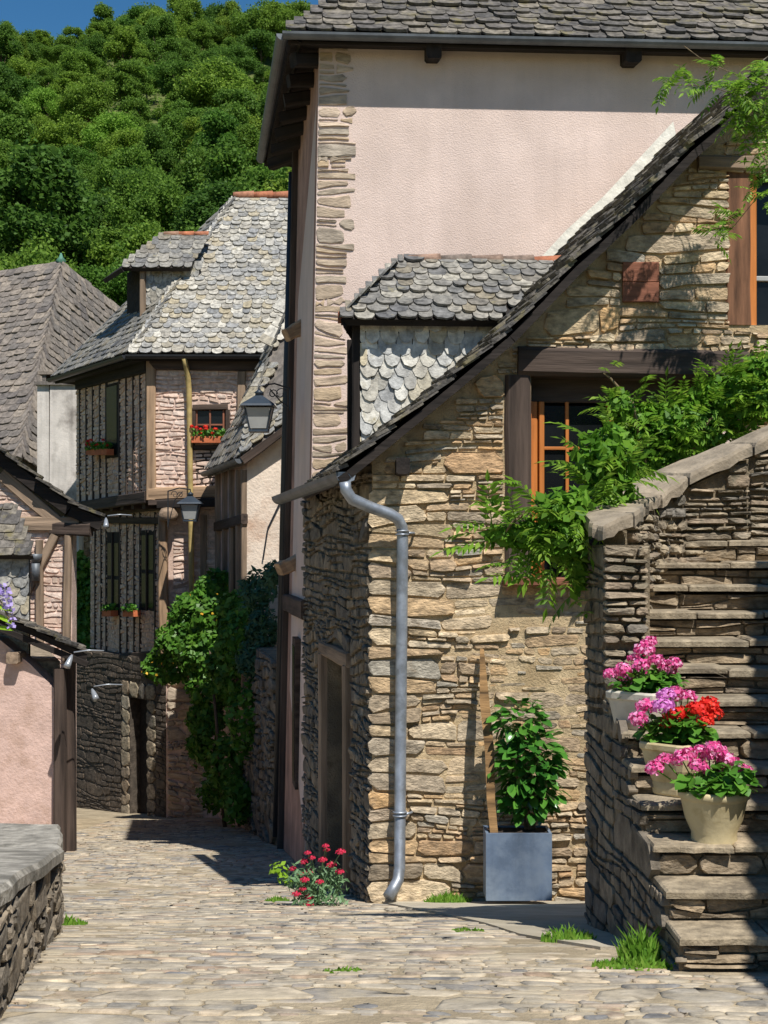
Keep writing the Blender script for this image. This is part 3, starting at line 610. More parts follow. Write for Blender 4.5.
# ================================================================== STONE HOUSE
FS = Frame((-.09, 10.5, 0), uF)
stone_house = thing('stone_house', 'ochre rubble stone gable house with sloping slate verge and grey downpipe', 'house', (-.09, 10.5, g(10.5)))
RK = [(336, 475), (345, 469), (393, 430), (455, 379), (508, 334), (574, 265), (630, 212), (690, 149), (739, 106), (830, 10)]
VG = Frame(FS.pt(0, 0, .29), uF)                    # plane of the verge
rk = [VG.px(x, y) for x, y in RK]
ra = [p[0] for p in rk]; rb = [p[1] for p in rk]
roof_z = lambda a: float(np.interp(a, ra, rb)) - .10
base_z = lambda a: g(10.5) - .12
win = [FS.px(531, 376), FS.px(745, 577)]; w_a0, w_a1, w_b0, w_b1 = win[0][0], win[1][0] - .0, win[1][1], win[0][1]
rw0 = FS.px(747, 325); rw1 = FS.px(830, 172)        # the window at the right edge
SR = 4.4
def gable_top(a): return roof_z(a) + .012
ops = [(w_a0, w_a1, w_b0, w_b1), (rw0[0], rw1[0], rw0[1], rw1[1])]
br = sorted(set([0, .35, .7, 1.0, SR] + [o for q in ops for o in q[:2]] + [a for a in ra if 0 < a < SR]))
m = MB()
for i in range(len(br) - 1):
    a, b = br[i], br[i + 1]; mid = (a + b) / 2; cuts = sorted([(q[2], q[3]) for q in ops if q[0] <= mid <= q[1]])
    zlo = base_z(0); seg = []
    for c in cuts: seg.append((zlo, c[0])); zlo = c[1]
    seg.append((zlo, None))
    for (z0, z1) in seg:
        ta, tb = (gable_top(a), gable_top(b)) if z1 is None else (z1, z1)
        m.prism([FS.pt(a, z0), FS.pt(b, z0), FS.pt(b, tb), FS.pt(a, ta)], FS.n * -.32)
sw = m.build('wall', M['mortar'], stone_house)
def free(spans, z, ops):
    out = spans
    for (a0, a1, b0, b1) in ops:
        if b0 < z < b1:
            nn = []
            for (s, e) in out:
                if a0 > s: nn.append((s, min(e, a0)))
                if a1 < e: nn.append((max(s, a1), e))
            out = [q for q in nn if q[1] - q[0] > .02]
    return out
lint = FS.px(520, 376); lint2 = FS.px(737, 349); post_l = FS.px(505, 520)[0]; post_b = FS.px(505, 580)[1]
hat0, hat1 = FS.px(621, 303), FS.px(658, 263)
solid = ops + [(post_l - .01, w_a0 + .02, w_b0 - .08, w_b1 + .02), (lint[0] - .02, lint2[0] + .1, lint[1] - .01, lint2[1] + .01), (hat0[0], hat1[0], hat0[1], hat1[1]), (FS.px(729, 300)[0], rw0[0] + .02, rw0[1], rw1[1])]
def left_of(z):   # where the rake leaves the wall at this height
    return max(0., float(np.interp(z + .16, rb, ra)) + .03) if z > rb[0] - .2 else 0.
rs = random.Random(12)
qz = .33
rub = bonded(lambda z: free([(max(-.03, left_of(z)) if left_of(z) > .05 else -.03, SR - .05)], z, solid), base_z(0) + .02, .42, (.085, .16), rs, (.28, .66), gap=.013, aspect=(1.7, 5.0), subs=(.2, .5, .3))
rub2 = bonded(lambda z: free([(left_of(z), SR - .05)], z, solid), .42, 3.6, (.09, .17), rs, None, gap=.012, aspect=(1.7, 5.5), subs=(.15, .5, .35))
lowr = []
for p in rub:   # the rendered patch below the window: stones sunk in the mortar
    cx = sum(q[0] for q in p) / 10; cz = sum(q[1] for q in p) / 10
    lowr.append((p, cx > .62 + .2 * math.sin(cz * 5) and -1.9 < cz < -.3 and rs.random() < .9))
in_view = lambda p: p[0][0] < 3.1
vis = [p for p, dp in lowr if not dp and in_view(p)] + [p for p in rub2 if in_view(p)]
lay(vis, FS.pt, M['stone'], sw, 'stone', 300, (.012, .042), rs, .94)
lay([p for p, dp in lowr if dp], FS.pt, M['stone'], sw, 'bedded_stone', 0, (-.004, .011), rs, .8)
# street side wall (in shade) with its door
FL = Frame((-.79, 14.0, 0), V((-.09, 10.5, 0)) - V((-.79, 14.0, 0)))
LL = 3.57
ds0, ds1, dz1 = LL - 2.15, LL - .95, -1.0           # door opening along the wall
m = MB()
for (a, b, z0, z1) in ((0, ds0, -3.6, .6), (ds1, LL - .012, -3.6, .6), (ds0, ds1, dz1, .6)): m.obox(FL, a, b, z0, z1, -.35, -.001)
lw = m.build('side_wall', M['mortar_grey'], stone_house)
rl = random.Random(8)
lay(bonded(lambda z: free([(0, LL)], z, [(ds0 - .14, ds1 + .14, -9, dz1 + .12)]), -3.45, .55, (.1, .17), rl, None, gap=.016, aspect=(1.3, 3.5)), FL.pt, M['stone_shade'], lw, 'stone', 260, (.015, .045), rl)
beam('door_jamb', FL.pt(ds0 - .06, -3.35, 0), FL.pt(ds0 - .06, dz1 + .02, 0), .14, .1, M['wood_grey'], stone_house, up=tuple(FL.u))
beam('door_jamb', FL.pt(ds1 + .06, -2.9, 0), FL.pt(ds1 + .06, dz1 + .02, 0), .14, .1, M['wood_grey'], stone_house, up=tuple(FL.u))
beam('door_lintel', FL.pt(ds0 - .14, dz1 + .07, .0), FL.pt(ds1 + .14, dz1 + .07, .0), .12, .13, M['wood_grey'], stone_house)
m = MB(); m.obox(FL, ds0 - .01, ds1 + .01, -3.4, dz1, -.25, -.2); dr = m.build('door', M['wood'], stone_house)
for k in range(5):
    q = (ds1 - ds0) / 5; m = MB(); m.obox(FL, ds0 + k * q + .006, ds0 + (k + 1) * q - .006, -3.1, dz1 - .01, -.199, -.175); m.build('plank', M['wood'], dr)
# roof over the stone house: slab following the bell-cast verge
vdir = V((-.135, 1, 0)).normalized(); RL = 3.5
m = MB()
for i in range(len(rk) - 1):
    a, b = VG.pt(*rk[i]), VG.pt(*rk[i + 1]); n = (b - a).normalized().cross(vdir); n = n if n.z > 0 else -n
    m.prism([a - n * .02, b - n * .02, b - n * .02 + vdir * RL, a - n * .02 + vdir * RL], -n * .06)
roof = m.build('roof', M['wood_black'], stone_house)
lists = []
tot = 0
for i in range(len(rk) - 1):
    a, b = VG.pt(*rk[i]), VG.pt(*rk[i + 1]); L = (b - a).length
    fr = Frame(a + vdir * RL, -vdir, (b - a))
    nc = max(1, round(L / .145)); lists.append(slates(fr, lambda q: [(-.02, RL + .03)], -.01, L - .02, L / nc, (.16, .3), None, None, thick=.02, lift=.03, rnd=.35))
put_slates(lists, M['slate_dark'], roof, 300, key=lambda x: sum(v.y for v in x[0]) / len(x[0]))
# barge board and purlin ends below the verge
for (x, y) in ((404, 463),):
    a = VG.px(x, y); beam('purlin_end', VG.pt(a[0], a[1] - .02, -.4), VG.pt(a[0], a[1] - .02, -.06), .1, .12, M['wood_black'], stone_house)
# lime fillet where roof meets the pink wall
m = MB()
for i in range(3, len(rk) - 1):
    a, b = VG.pt(*rk[i]) + vdir * 3.3, VG.pt(*rk[i + 1]) + vdir * 3.3
    m.prism([a + V((0, .0, -.1)), b + V((0, .0, -.1)), b + V((-.05, 0, .062 + .012 * i)), a + V((-.05, 0, .05 + .012 * i))], V((0, .2, 0)))
m.build('lime_fillet', M['lime'], stone_house)
# eave gutter and downpipe
gA, gB = P(346, 472, 10.22), P(279, 497, 13.8)
gu = gutter('gutter', gB, gA, .075, M['zinc_old'], stone_house)
m = MB(); m.prism([gA + V((-.076, -.004, 0)), gA + V((.076, -.004, 0)), gA + V((.06, -.004, -.06)), gA + V((0, -.004, -.085)), gA + V((-.06, -.004, -.06))], (0, -.008, 0)); m.build('gutter_end', M['zinc'], gu)
pp = [P(345, 482, 10.18), P(346, 490, 10.18), P(352, 499, 10.2), P(372, 508, 10.28), P(390, 514, 10.33), P(398, 519, 10.35), P(402, 527, 10.40), P(402.5, 540, 10.40), P(401, 700, 10.40), P(399.5, 868, 10.40), P(398, 880, 10.35), P(394, 888, 10.32), P(388, 897, 10.27)]
pipe = MB().tube(pp, .043, 14).build('downpipe', M['zinc'], stone_house, True)
for y in (531, 534.5, 812, 815.5):
    c = P(402 - (y - 530) * .008, y, 10.40); MB().tube([c + V((0, 0, .006)), c - V((0, 0, .006))], .053, 14).build('pipe_collar', M['zinc'], pipe, True)
for y in (533, 814):
    c = P(402 - (y - 530) * .008, y, 10.40); MB().tube([c + V((.05, 0, 0)), c + V((.09, .06, 0)), c + V((.09, .2, 0))], .01, 6).build('pipe_bracket', M['zinc'], pipe, True)
# window group: oak post, lintel, pine casement, sill
beam('window_post', FS.pt((post_l + w_a0) / 2, post_b - .02, -.06), FS.pt((post_l + w_a0) / 2, lint[1] + .005, -.06), .185, .2, M['wood'], stone_house, up=tuple(FS.u), rough=.04)
beam('lintel', FS.pt(lint[0] - .02, (lint[1] + lint2[1]) / 2, -.06), FS.pt(lint2[0] + .08, (lint[1] + lint2[1]) / 2 - .02, -.06), .24, lint2[1] - lint[1], M['wood'], stone_house, rough=.04)
beam('window_sill', FS.pt(post_l - .02, w_b0 - .03, 0), FS.pt(w_a1, w_b0 - .03, 0), .3, .06, M['wood_red'], stone_house, rough=.03)
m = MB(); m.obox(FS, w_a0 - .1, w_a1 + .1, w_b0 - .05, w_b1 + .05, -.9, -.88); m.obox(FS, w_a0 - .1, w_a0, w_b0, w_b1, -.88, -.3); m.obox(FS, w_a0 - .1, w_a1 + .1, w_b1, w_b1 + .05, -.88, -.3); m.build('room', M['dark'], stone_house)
def bar(fr, a0, a1, b0, b1, c, th, name, mat, parent):
    if a1 - a0 > b1 - b0: return beam(name, fr.pt(a0, (b0 + b1) / 2, c), fr.pt(a1, (b0 + b1) / 2, c), th, b1 - b0, mat, parent, rough=.01, seg=1)
    return beam(name, fr.pt((a0 + a1) / 2, b0, c), fr.pt((a0 + a1) / 2, b1, c), a1 - a0, th, mat, parent, up=tuple(fr.n), rough=.01, seg=1)
wi = link('window', MB().obox(FS, w_a0 + .005, w_a0 + .025, w_b0, w_b1 - .18, -.24, -.12).mesh('window', M['wood_orange']), stone_house)
ct = w_b1 - .18
bar(FS, w_a0 + .02, w_a0 + .075, w_b0, ct, -.17, .06, 'frame_bar', M['wood_orange'], wi)
bar(FS, w_a0 + .085, w_a0 + .125, w_b0, ct, -.15, .05, 'frame_bar', M['wood_orange'], wi)
bar(FS, FS.px(571, 400)[0] - .013, FS.px(571, 400)[0] + .013, w_b0, ct, -.16, .035, 'muntin', M['wood_orange'], wi)
bar(FS, w_a0 + .1, w_a0 + .62, FS.px(560, 447)[1] - .013, FS.px(560, 447)[1] + .013, -.16, .03, 'muntin', M['wood_orange'], wi)
bar(FS, w_a0 + .1, w_a0 + .62, FS.px(560, 510)[1] - .013, FS.px(560, 510)[1] + .013, -.16, .03, 'muntin', M['wood_orange'], wi)
bar(FS, FS.px(614, 400)[0] - .02, FS.px(614, 400)[0] + .03, w_b0, ct, -.16, .05, 'frame_bar', M['wood_orange'], wi)
bar(FS, w_a0 + .02, w_a1, ct, ct + .18, -.2, .06, 'head_board', M['wood'], wi)
pv = [FS.px(x, 400)[0] for x in (543, 571, 608)]; pz = [FS.px(560, y)[1] for y in (577, 510, 447, 402)]
for i in range(2):
    for j in range(3): MB().obox(FS, pv[i] + .012, pv[i + 1] - .012, pz[j] + .012, pz[j + 1] - .012, -.172, -.168).build('pane', M['glass'], wi)
# board hatch in the gable
m = MB(); m.obox(FS, hat0[0] - .01, hat1[0] + .01, hat0[1] - .01, hat1[1] + .01, -.3, -.02); ht = m.build('hatch_recess', M['wood_black'], stone_house)
hb = (hat1[1] - hat0[1]) / 2
for k in range(2): beam('hatch_board', FS.pt(hat0[0] + .005, hat0[1] + (k + .5) * hb, .035), FS.pt(hat1[0] - .005, hat0[1] + (k + .5) * hb, .035), .03, hb - .004, M['wood_red'], ht, rough=.02)
# timber framed window at the right edge
a0 = FS.px(730, 300)[0]; a1 = FS.px(746, 300)[0]; zb_, zt_ = FS.px(735, 325)[1], FS.px(735, 172)[1]
beam('window_post', FS.pt((a0 + a1) / 2, zb_, -.05), FS.pt((a0 + a1) / 2, zt_, -.05), a1 - a0, .2, M['wood_rust'], stone_house, up=tuple(FS.u), rough=.03)
beam('lintel', FS.pt(FS.px(697, 170)[0], zt_ + .06, -.05), FS.pt(SR - .1, zt_ + .05, -.05), .22, .11, M['wood_grey'], stone_house)
wr_ = link('window', MB().obox(FS, rw0[0] + .0, rw0[0] + .03, rw0[1], rw1[1], -.3, -.1).mesh('window', M['wood_orange']), stone_house)
bar(FS, rw0[0] + .005, rw0[0] + .085, rw0[1], rw1[1], -.06, .08, 'frame_bar', M['wood_orange'], wr_)
z = FS.px(760, 275)[1]; bar(FS, rw0[0] + .09, rw1[0], z - .02, z + .02, -.16, .04, 'muntin', M['opal'], wr_)
MB().obox(FS, rw0[0] + .085, rw1[0], rw0[1], z - .02, -.18, -.17).build('pane', M['glass'], wr_)
MB().obox(FS, rw0[0] + .085, rw1[0], z + .02, rw1[1], -.18, -.17).build('pane', M['glass'], wr_)
# dormer on the street slope: hipped slate roof, scale-slated cheek
FD = Frame(P(362, 445, 11.6) * 1, uF); FD.o.z = 0
d_l = 0.0; d_top = FD.px(400, 322)[1]; zr = FD.px(365, 452)[1]
cheek_low = lambda a: float(np.interp(a + (FD.o - VG.o).dot(uF) + .25, ra, rb)) - .2
m = MB(); xs_ = [0, .2, .45, .7, 1.0, 1.3]
for i in range(5): m.prism([FD.pt(xs_[i], cheek_low(xs_[i]) - .1), FD.pt(xs_[i + 1], cheek_low(xs_[i + 1]) - .1), FD.pt(xs_[i + 1], max(d_top, cheek_low(xs_[i + 1]))), FD.pt(xs_[i], d_top)], FD.n * -1.25)
chk = m.build('dormer_cheek', M['wood_black'], stone_house)
put_slates([slates(FD, lambda b: [(.0, float(np.interp(b, [cheek_low(q) for q in xs_], xs_)) + .12)], zr - .15, d_top + .02, .095, (.11, .16), None, None, rnd=.95, thick=.012, lift=.02, rng=random.Random(2))], M['slate_cheek'], chk, 200)
beam('dormer_post', FD.pt(-.03, cheek_low(0) - .12, -.03), FD.pt(-.03, d_top + .02, -.03), .085, .1, M['wood_black'], stone_house, up=tuple(FD.u))
beam('dormer_post', FD.pt(-.03, cheek_low(0) - .12, -1.2), FD.pt(-.03, d_top + .02, -1.2), .085, .1, M['wood_black'], stone_house, up=tuple(FD.u))
beam('dormer_plate', FD.pt(-.2, d_top + .03, .01), FD.pt(.95, d_top + .03, .01), .1, .09, M['wood_red'], stone_house)
DE = FD.px(341, 319, .16); DR0 = P(405, 259, 12.25); DR1 = P(566, 266, 12.32)
e0 = FD.pt(DE[0], DE[1], .16); ridge_l = DR0; ridge_r = DR0 + uF * 1.75
DFr = Frame(e0, uF, DR0 - (e0 + uF * (DR0 - e0).dot(uF)))
bl_ = (DR0 - e0).dot(DFr.v); al_ = (DR0 - e0).dot(DFr.u)
m = MB(); m.prism([DFr.pt(0, 0), DFr.pt(1.45, 0), DFr.pt(al_ + 1.7, bl_), DFr.pt(al_, bl_)], -DFr.n * .06)
bk0 = V((e0.x + .1, e0.y + 1.4, e0.z))
m.prism([bk0, e0, DR0], V((.02, 0, -.07)))
m.prism([bk0, DR0, DR0 + uF * 1.7, bk0 + uF * 1.5], V((0, 0, -.07)))
hipf = Frame(bk0, e0 - bk0, DR0 - bk0); hu = (DR0 - bk0).dot(hipf.u); hv_ = (DR0 - bk0).dot(hipf.v); hl_ = (e0 - bk0).length
dro = m.build('dormer_roof', M['wood_black'], stone_house)
put_slates([slates(DFr, lambda b: [(al_ * b / bl_ - .01, float(np.interp(b, [0, bl_], [1.3, al_ + 1.62])))], -.04, bl_ - .02, .105, (.11, .19), None, None, rnd=.8, thick=.016, lift=.024, rng=random.Random(4)),
            slates(hipf, lambda b: [(hu * b / hv_ + .02, hl_ + (hu - hl_) * b / hv_ - .02)], 0, hv_ - .15, .125, (.13, .2), None, None, rnd=.8, thick=.016, lift=.024, rng=random.Random(5))], M['slate'], dro, 200)
for k in range(6):
    a = DR0 + uF * (.02 + k * .275); MB().tube([a + V((0, .0, -.015)), a + uF * .29 + V((0, 0, -.005))], [.05, .058], 10).build('ridge_tile', M['ridge'] if k > 3 else M['ridge_brown'], dro, True)

# ================================================================== STAIR TO THE RIGHT
stair = thing('stone_staircase', 'rubble stone staircase climbing past the geranium pots to the right', 'staircase', (1.5, 5.28, g(5.28)))
rt_ = random.Random(31)
SX0, SX1 = 1.40 * K, 3.05 * K
NS, RS, GO = 13, .157 * K, .27 * K
z0 = -1.985 * K
step_z = lambda i: z0 + .14 * K + RS * i
step_y = lambda i: 6.6 * K + GO * i
sxl = lambda i: K * (1.412 - .0086 * i if i < 8 else 1.5 + .075 * (i - 8))
body = MB()
for i in range(NS):
    y0, zt = step_y(i), step_z(i)
    body.box(((sxl(i) if i < 7 else 1.45 * K) + .03, y0 + .05, z0 - .5), (SX1, 10.1 * K if i == NS - 1 else step_y(i + 1) + .06, zt - .05))
core = body.build('core', M['mortar_grey'], stair)
for i in range(NS):                                 # each step: riser stones and tread slabs
    y0, zt = step_y(i), step_z(i); x = sxl(i); zb = zt - RS
    st = None
    fr = Frame((0, y0 + .05, 0), (1, 0, 0))
    two = rt_.random() < .3
    pol = cells(lambda z: [(x, SX1)], zb - .0, zt - .042, (.026, .042) if two else (.045, .07), (.1, .36), rt_, .008, .3, .1)
    mb = MB(); mb.box((x + .02, y0 + .055, zb), (SX1, y0 + .3, zt - .045)); st = mb.build('step', M['mortar_grey'], stair)
    lay(pol, fr.pt, M['tread'], st, 'riser_stone', 40, (.008, .045), rt_, .92)
    cut = [x - .02]
    while cut[-1] < SX1 - .25: cut.append(cut[-1] + rt_.uniform(.3, .65))
    cut[-1] = SX1
    for k in range(len(cut) - 1):
        l, r = cut[k] + .004, cut[k + 1] - .004; f = y0 - rt_.uniform(.0, .02); th = rt_.uniform(.026, .038); zz = zt + rt_.uniform(-.006, .006)
        yb = step_y(i + 1) + .05 if i < NS - 1 else 10.1 * K
        c = [(l + (r - l) * q / 6, f + rt_.uniform(-.012, .014)) for q in range(7)] + [(r, yb), (l, yb)]; nc = 9
        vs = [V((px_, py_, zz - th)) for px_, py_ in c] + [V((px_, py_, zz - .008)) for px_, py_ in c]
        cx, cy = (l + r) / 2, (f + yb) / 2
        vs += [V((cx + (px_ - cx) * .965, cy + (py_ - cy) * .95, zz + rt_.uniform(-.003, .003))) for px_, py_ in c]
        fs = [(q, (q + 1) % nc, nc + (q + 1) % nc, nc + q) for q in range(nc)] + [(nc + q, nc + (q + 1) % nc, 2 * nc + (q + 1) % nc, 2 * nc + q) for q in range(nc)] + [tuple(range(2 * nc, 3 * nc)), tuple(range(nc))[::-1]]
        MB().add(vs, fs).build('tread_slab', M['tread_top'], st)
# left flank of the stair and parapet (in shade), as rubble
FK = Frame((1.315 * K, 9.1 * K, 0), V((1.395, 6.6, 0)) - V((1.315, 9.1, 0)))             # a runs from far to near
def flank_top(a):
    y = 9.1 * K - a
    if y > 8.45 * K: return .02
    i = int(max(0, min(NS - 1, math.floor((y - 6.6 * K) / GO)))); return step_z(i) - .05
rows = lambda z: [(0, next((q for q in np.arange(2.5 * K, .5 * K, -.03) if flank_top(q) > z), .65 * K))]
m = MB(); m.obox(FK, 0, .63 * K, -2.3, .0, -.22, -.005)
par = m.build('parapet_wall', M['mortar_grey'], stair)
m = MB(); m.obox(FK, .02, 2.46 * K, -2.3, -1.9 * K, -.1, -.005); fl_ = m.build('flank_wall', M['mortar_grey'], stair)
for i in range(NS - 4):
    MB().obox(FK, max(.0, 9.1 * K - step_y(i + 1)), 9.1 * K - step_y(i) - .04, -2.0 * K, step_z(i) - .06, -.12, -.005).build('flank_block', M['mortar_grey'], stair)
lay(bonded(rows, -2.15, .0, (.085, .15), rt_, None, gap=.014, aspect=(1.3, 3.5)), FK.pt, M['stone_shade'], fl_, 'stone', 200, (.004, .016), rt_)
# parapet end face towards the camera
FE = Frame((1.345 * K, 8.45 * K, 0), (1, 0, 0))
lay(bonded(lambda z: [(-.02, .2 if z > -.76 else .16)], -1.0, .0, (.06, .1), rt_, None, gap=.012, chunk=(.2, .3), aspect=(2, 4)), FE.pt, M['stone_grey'], par, 'stone', 60, (.02, .05), rt_)
# the curved parapet that turns right with the stair
PC = [(x * K, y * K) for x, y in [(1.34, 8.49), (1.52, 8.75), (1.68, 9.2), (1.85, 9.6), (2.1, 9.85), (2.6, 10.0), (3.3, 10.1)]]
CT = [q * K for q in (.10, .19, .26, .336, .485, .714, 1.05)]            # coping top height
for k in range(1, len(PC) - 1):
    a, b = V((*PC[k], 0)), V((*PC[k + 1], 0)); fr = Frame(a, b - a); L = (b - a).length
    mm = MB(); mm.prism([fr.pt(0, -1.3), fr.pt(L, -1.3), fr.pt(L, CT[k + 1] - .08), fr.pt(0, CT[k] - .08)], -fr.n * (.12 if k < 3 else .24)); pwk = mm.build('parapet_wall', M['mortar_grey'], stair)
    ct = lambda q: CT[k] + (CT[k + 1] - CT[k]) * q / L - .1
    def sp(z):
        if z < ct(0): return [(0, L)]
        s = (z - ct(0)) / max(1e-3, ct(L) - ct(0)) * L; return [(s, L)] if s < L - .03 else []
    lay(bonded(sp, -.75, ct(L), (.075, .12), rt_, None, gap=.014, chunk=(.2, .5), aspect=(1.1, 2.4) if k < 4 else (2.5, 6)), fr.pt, M['stone_grey'], pwk, 'stone', 60, (.02, .055), rt_, .7)
# coping slabs
cps = [(x * K, y * K) for x, y in [(1.30, 8.39), (1.55, 8.68), (1.72, 9.15), (1.89, 9.54), (2.13, 9.78), (2.62, 9.93), (3.3, 10.03)]]
cpb = [(x * K, y * K) for x, y in [(1.25, 8.62), (1.29, 9.0), (1.40, 9.45), (1.58, 9.85), (1.92, 10.12), (2.5, 10.27), (3.3, 10.36)]]
for k in range(len(cps) - 1):
    f0, f1, b0_, b1_ = cps[k], cps[k + 1], cpb[k], cpb[k + 1]; dz = rt_.uniform(-.008, .008)
    z_0, z_1 = CT[k] + dz, CT[k + 1] + dz; e = .006
    top_ = [V((f0[0] + e, f0[1], z_0)), V((f1[0] - e, f1[1], z_1)), V((b1_[0] - e, b1_[1], z_1 + .02)), V((b0_[0] + e, b0_[1], z_0 + .02))]
    ed = []
    for q in range(4):
        for t in range(5):
            p = top_[q].lerp(top_[(q + 1) % 4], t / 5); j_ = .012 if t else .004; ed.append(p + V((rt_.uniform(-j_, j_), rt_.uniform(-j_, j_), rt_.uniform(-.0015, .0015))))
    c = sum(ed, V()) / len(ed); n_ = len(ed)
    bot = [p - V((0, 0, .06 + rt_.uniform(-.01, .012))) for p in ed]; mid = [p - V((0, 0, .012)) for p in ed]; inn = [c + (p - c) * .95 + V((0, 0, .007)) for p in ed]
    fs = [(q, (q + 1) % n_, n_ + (q + 1) % n_, n_ + q) for q in range(n_)] + [(n_ + q, n_ + (q + 1) % n_, 2 * n_ + (q + 1) % n_, 2 * n_ + q) for q in range(n_)] + [tuple(range(2 * n_, 3 * n_)), tuple(range(n_))[::-1]]
    MB().add(bot + mid + inn, fs).build('coping_slab', M['coping'], stair)
# house on the right of the stair, just outside the picture: it throws the shade on the steps
m = MB(); m.prism([(2.28, 1.2, -1.9), (2.64, 6.5, -2.1), (5, 6.5, -2.1), (5, 1.2, -1.9)], (0, 0, 4.2))
nb = m.build('neighbouring_house', M['mortar_grey']); tag(nb, 'grey stone house wall closing the right side of the stair', 'house')

# ================================================================== LOW WALL AT THE LEFT
lo_w = thing('low_wall', 'low rubble wall with broad flat coping at the lower left', 'wall', (-1.8, 6.5, g(6.5)))
top_ = [V((-1.13, 3.4, -.98)), V((-1.27, 4.65, -1.13)), V((-1.595, 6.85, -1.49)), V((-1.77, 7.55, -1.52)), V((-2.7, 7.65, -1.51)), V((-2.3, 3.4, -.98))]
wl = MB()
for i in range(2):
    a, b = top_[i], top_[i + 1]; wl.prism([V((a.x - .02, a.y, -2.6)), V((b.x - .02, b.y, -2.6)), V((b.x - .02, b.y, b.z - .06)), V((a.x - .02, a.y, a.z - .06))], (-.8, 0, 0))
wl.prism([V((-1.615, 6.85, -2.7)), V((-1.79, 7.55, -2.7)), V((-1.79, 7.55, -1.59)), V((-1.615, 6.85, -1.56))], (-.7, 0, 0))
lwb = wl.build('core', M['mortar_grey'], lo_w)
for i in range(3):
    a, b = V((top_[i].x, top_[i].y, 0)), V((top_[i + 1].x, top_[i + 1].y, 0)); fr = Frame(b, a - b, (0, 0, 1), True); L = (b - a).length
    za, zb = top_[i + 1].z, top_[i].z
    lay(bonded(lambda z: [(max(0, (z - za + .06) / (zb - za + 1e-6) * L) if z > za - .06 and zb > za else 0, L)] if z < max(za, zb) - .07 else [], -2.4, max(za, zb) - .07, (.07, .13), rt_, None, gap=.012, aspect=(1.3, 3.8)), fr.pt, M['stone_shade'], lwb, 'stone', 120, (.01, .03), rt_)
cuts = [0, .42, 1.0]
slabs = [[V((-1.10, 3.4, -.98)), V((-1.25, 4.7, -1.137)), V((-2.45, 4.75, -1.135)), V((-2.3, 3.4, -.98))], [V((-1.25, 4.71, -1.137)), V((-1.565, 6.85, -1.485)), V((-2.6, 6.95, -1.49)), V((-2.45, 4.76, -1.135))], [V((-1.57, 6.86, -1.49)), V((-1.75, 7.58, -1.52)), V((-2.7, 7.65, -1.51)), V((-2.6, 6.96, -1.49))]]
for s in slabs:
    n = 7; ed = []
    for q in range(4):
        for t in range(n):
            p = s[q].lerp(s[(q + 1) % 4], t / n); ed.append(p + V((rt_.uniform(-.015, .015) if t else 0, rt_.uniform(-.015, .015) if t else 0, rt_.uniform(-.001, .001))))
    c = sum(ed, V()) / len(ed); k = len(ed)
    bot = [p - V((0, 0, .055)) for p in ed]; mid = [p - V((0, 0, .012)) for p in ed]; inn = [c + (p - c) * .97 + V((0, 0, .008)) for p in ed]
    fs = [(q, (q + 1) % k, k + (q + 1) % k, k + q) for q in range(k)] + [(k + q, k + (q + 1) % k, 2 * k + (q + 1) % k, 2 * k + q) for q in range(k)] + [tuple(range(2 * k, 3 * k)), tuple(range(k))[::-1]]
    MB().add(bot + mid + inn, fs).build('coping_slab', M['coping_pale'], lo_w)

# ================================================================== NEAR LEFT HOUSE (low pink wall, slate eave)
nl = thing('low_pink_house', 'low pink plastered house with timber corner post behind the low wall', 'house', (-4.2, 16.5, g(16.5)))
FN = Frame((-3.87, 16.5, 0), (1, 0, 0))
nz = [FN.px(x, y)[1] for x, y in ((0, 650), (57, 680))]
top_n = [(-6, nz[0] + 1.6), (FN.px(0, 648)[0], FN.px(0, 640)[1]), (FN.px(30, 655)[0], FN.px(30, 664)[1]), (FN.px(56, 680)[0], FN.px(56, 690)[1])]
m = MB(); m.prism([FN.pt(-6, -4.2), FN.pt(top_n[-1][0], -4.2)] + [FN.pt(*p) for p in reversed(top_n)], (0, .35, 0)); m.build('wall', M['plaster_old'], nl)
m = MB(); m.prism([(-3.9, 16.86, -4.6), (-4.75, 19.5, -4.9), (-4.75, 19.5, -1.4), (-3.9, 16.86, -1.4)], (-.3, 0, 0)); m.build('side_wall', M['stone_shade'], nl)
beam('corner_post', V((FN.px(61, 850)[0] - 3.87, 16.46, g(16.5) - .1)), V((FN.px(61, 700)[0] - 3.87, 16.46, FN.px(61, 668)[1])), .13, .16, M['wood'], nl, up=(0, 1, 0))
beam('side_post', V((-3.735, 16.72, g(16.7) - .1)), V((-3.75, 16.72, -1.35)), .11, .14, M['wood'], nl, up=(0, 1, 0))
beam('beam_end', FN.pt(FN.px(16, 655)[0], FN.px(16, 657)[1], -.2), FN.pt(FN.px(16, 655)[0], FN.px(16, 657)[1], .16), .15, .13, M['wood_grey'], nl)
eav = [(-120, 560), (-40, 598), (0, 617), (30, 628), (60, 642), (88, 655)]
NV = Frame((-3.87, 16.33, 0), (1, 0, 0)); nvp = [NV.px(x, y) for x, y in eav]
m = MB(); lists = []
for i in range(len(nvp) - 1):
    a, b = NV.pt(*nvp[i]), NV.pt(*nvp[i + 1]); n = V((0, 1, 0)).cross(b - a).normalized(); n = n if n.z > 0 else -n
    m.prism([a, b, b + V((-.36, 1.1, 0)), a + V((-.36, 1.1, 0))], -n * .07)
    fr = Frame(b, V((-.33, 1, 0)), a - b, True); fr.n = n; lists.append(slates(fr, lambda q: [(-.02, 1.1)], 0, (a - b).length, .15, (.16, .3), None, None, rnd=.35, thick=.025, lift=.035, rng=rt_))
nro = m.build('roof', M['wood_black'], nl); put_slates(lists, M['slate_dark'], nro, 120)
beam('verge_board', NV.pt(*nvp[1]) + V((0, -.03, -.16)), NV.pt(*nvp[-1]) + V((0, -.0, -.11)), .04, .07, M['wood_black'], nl)
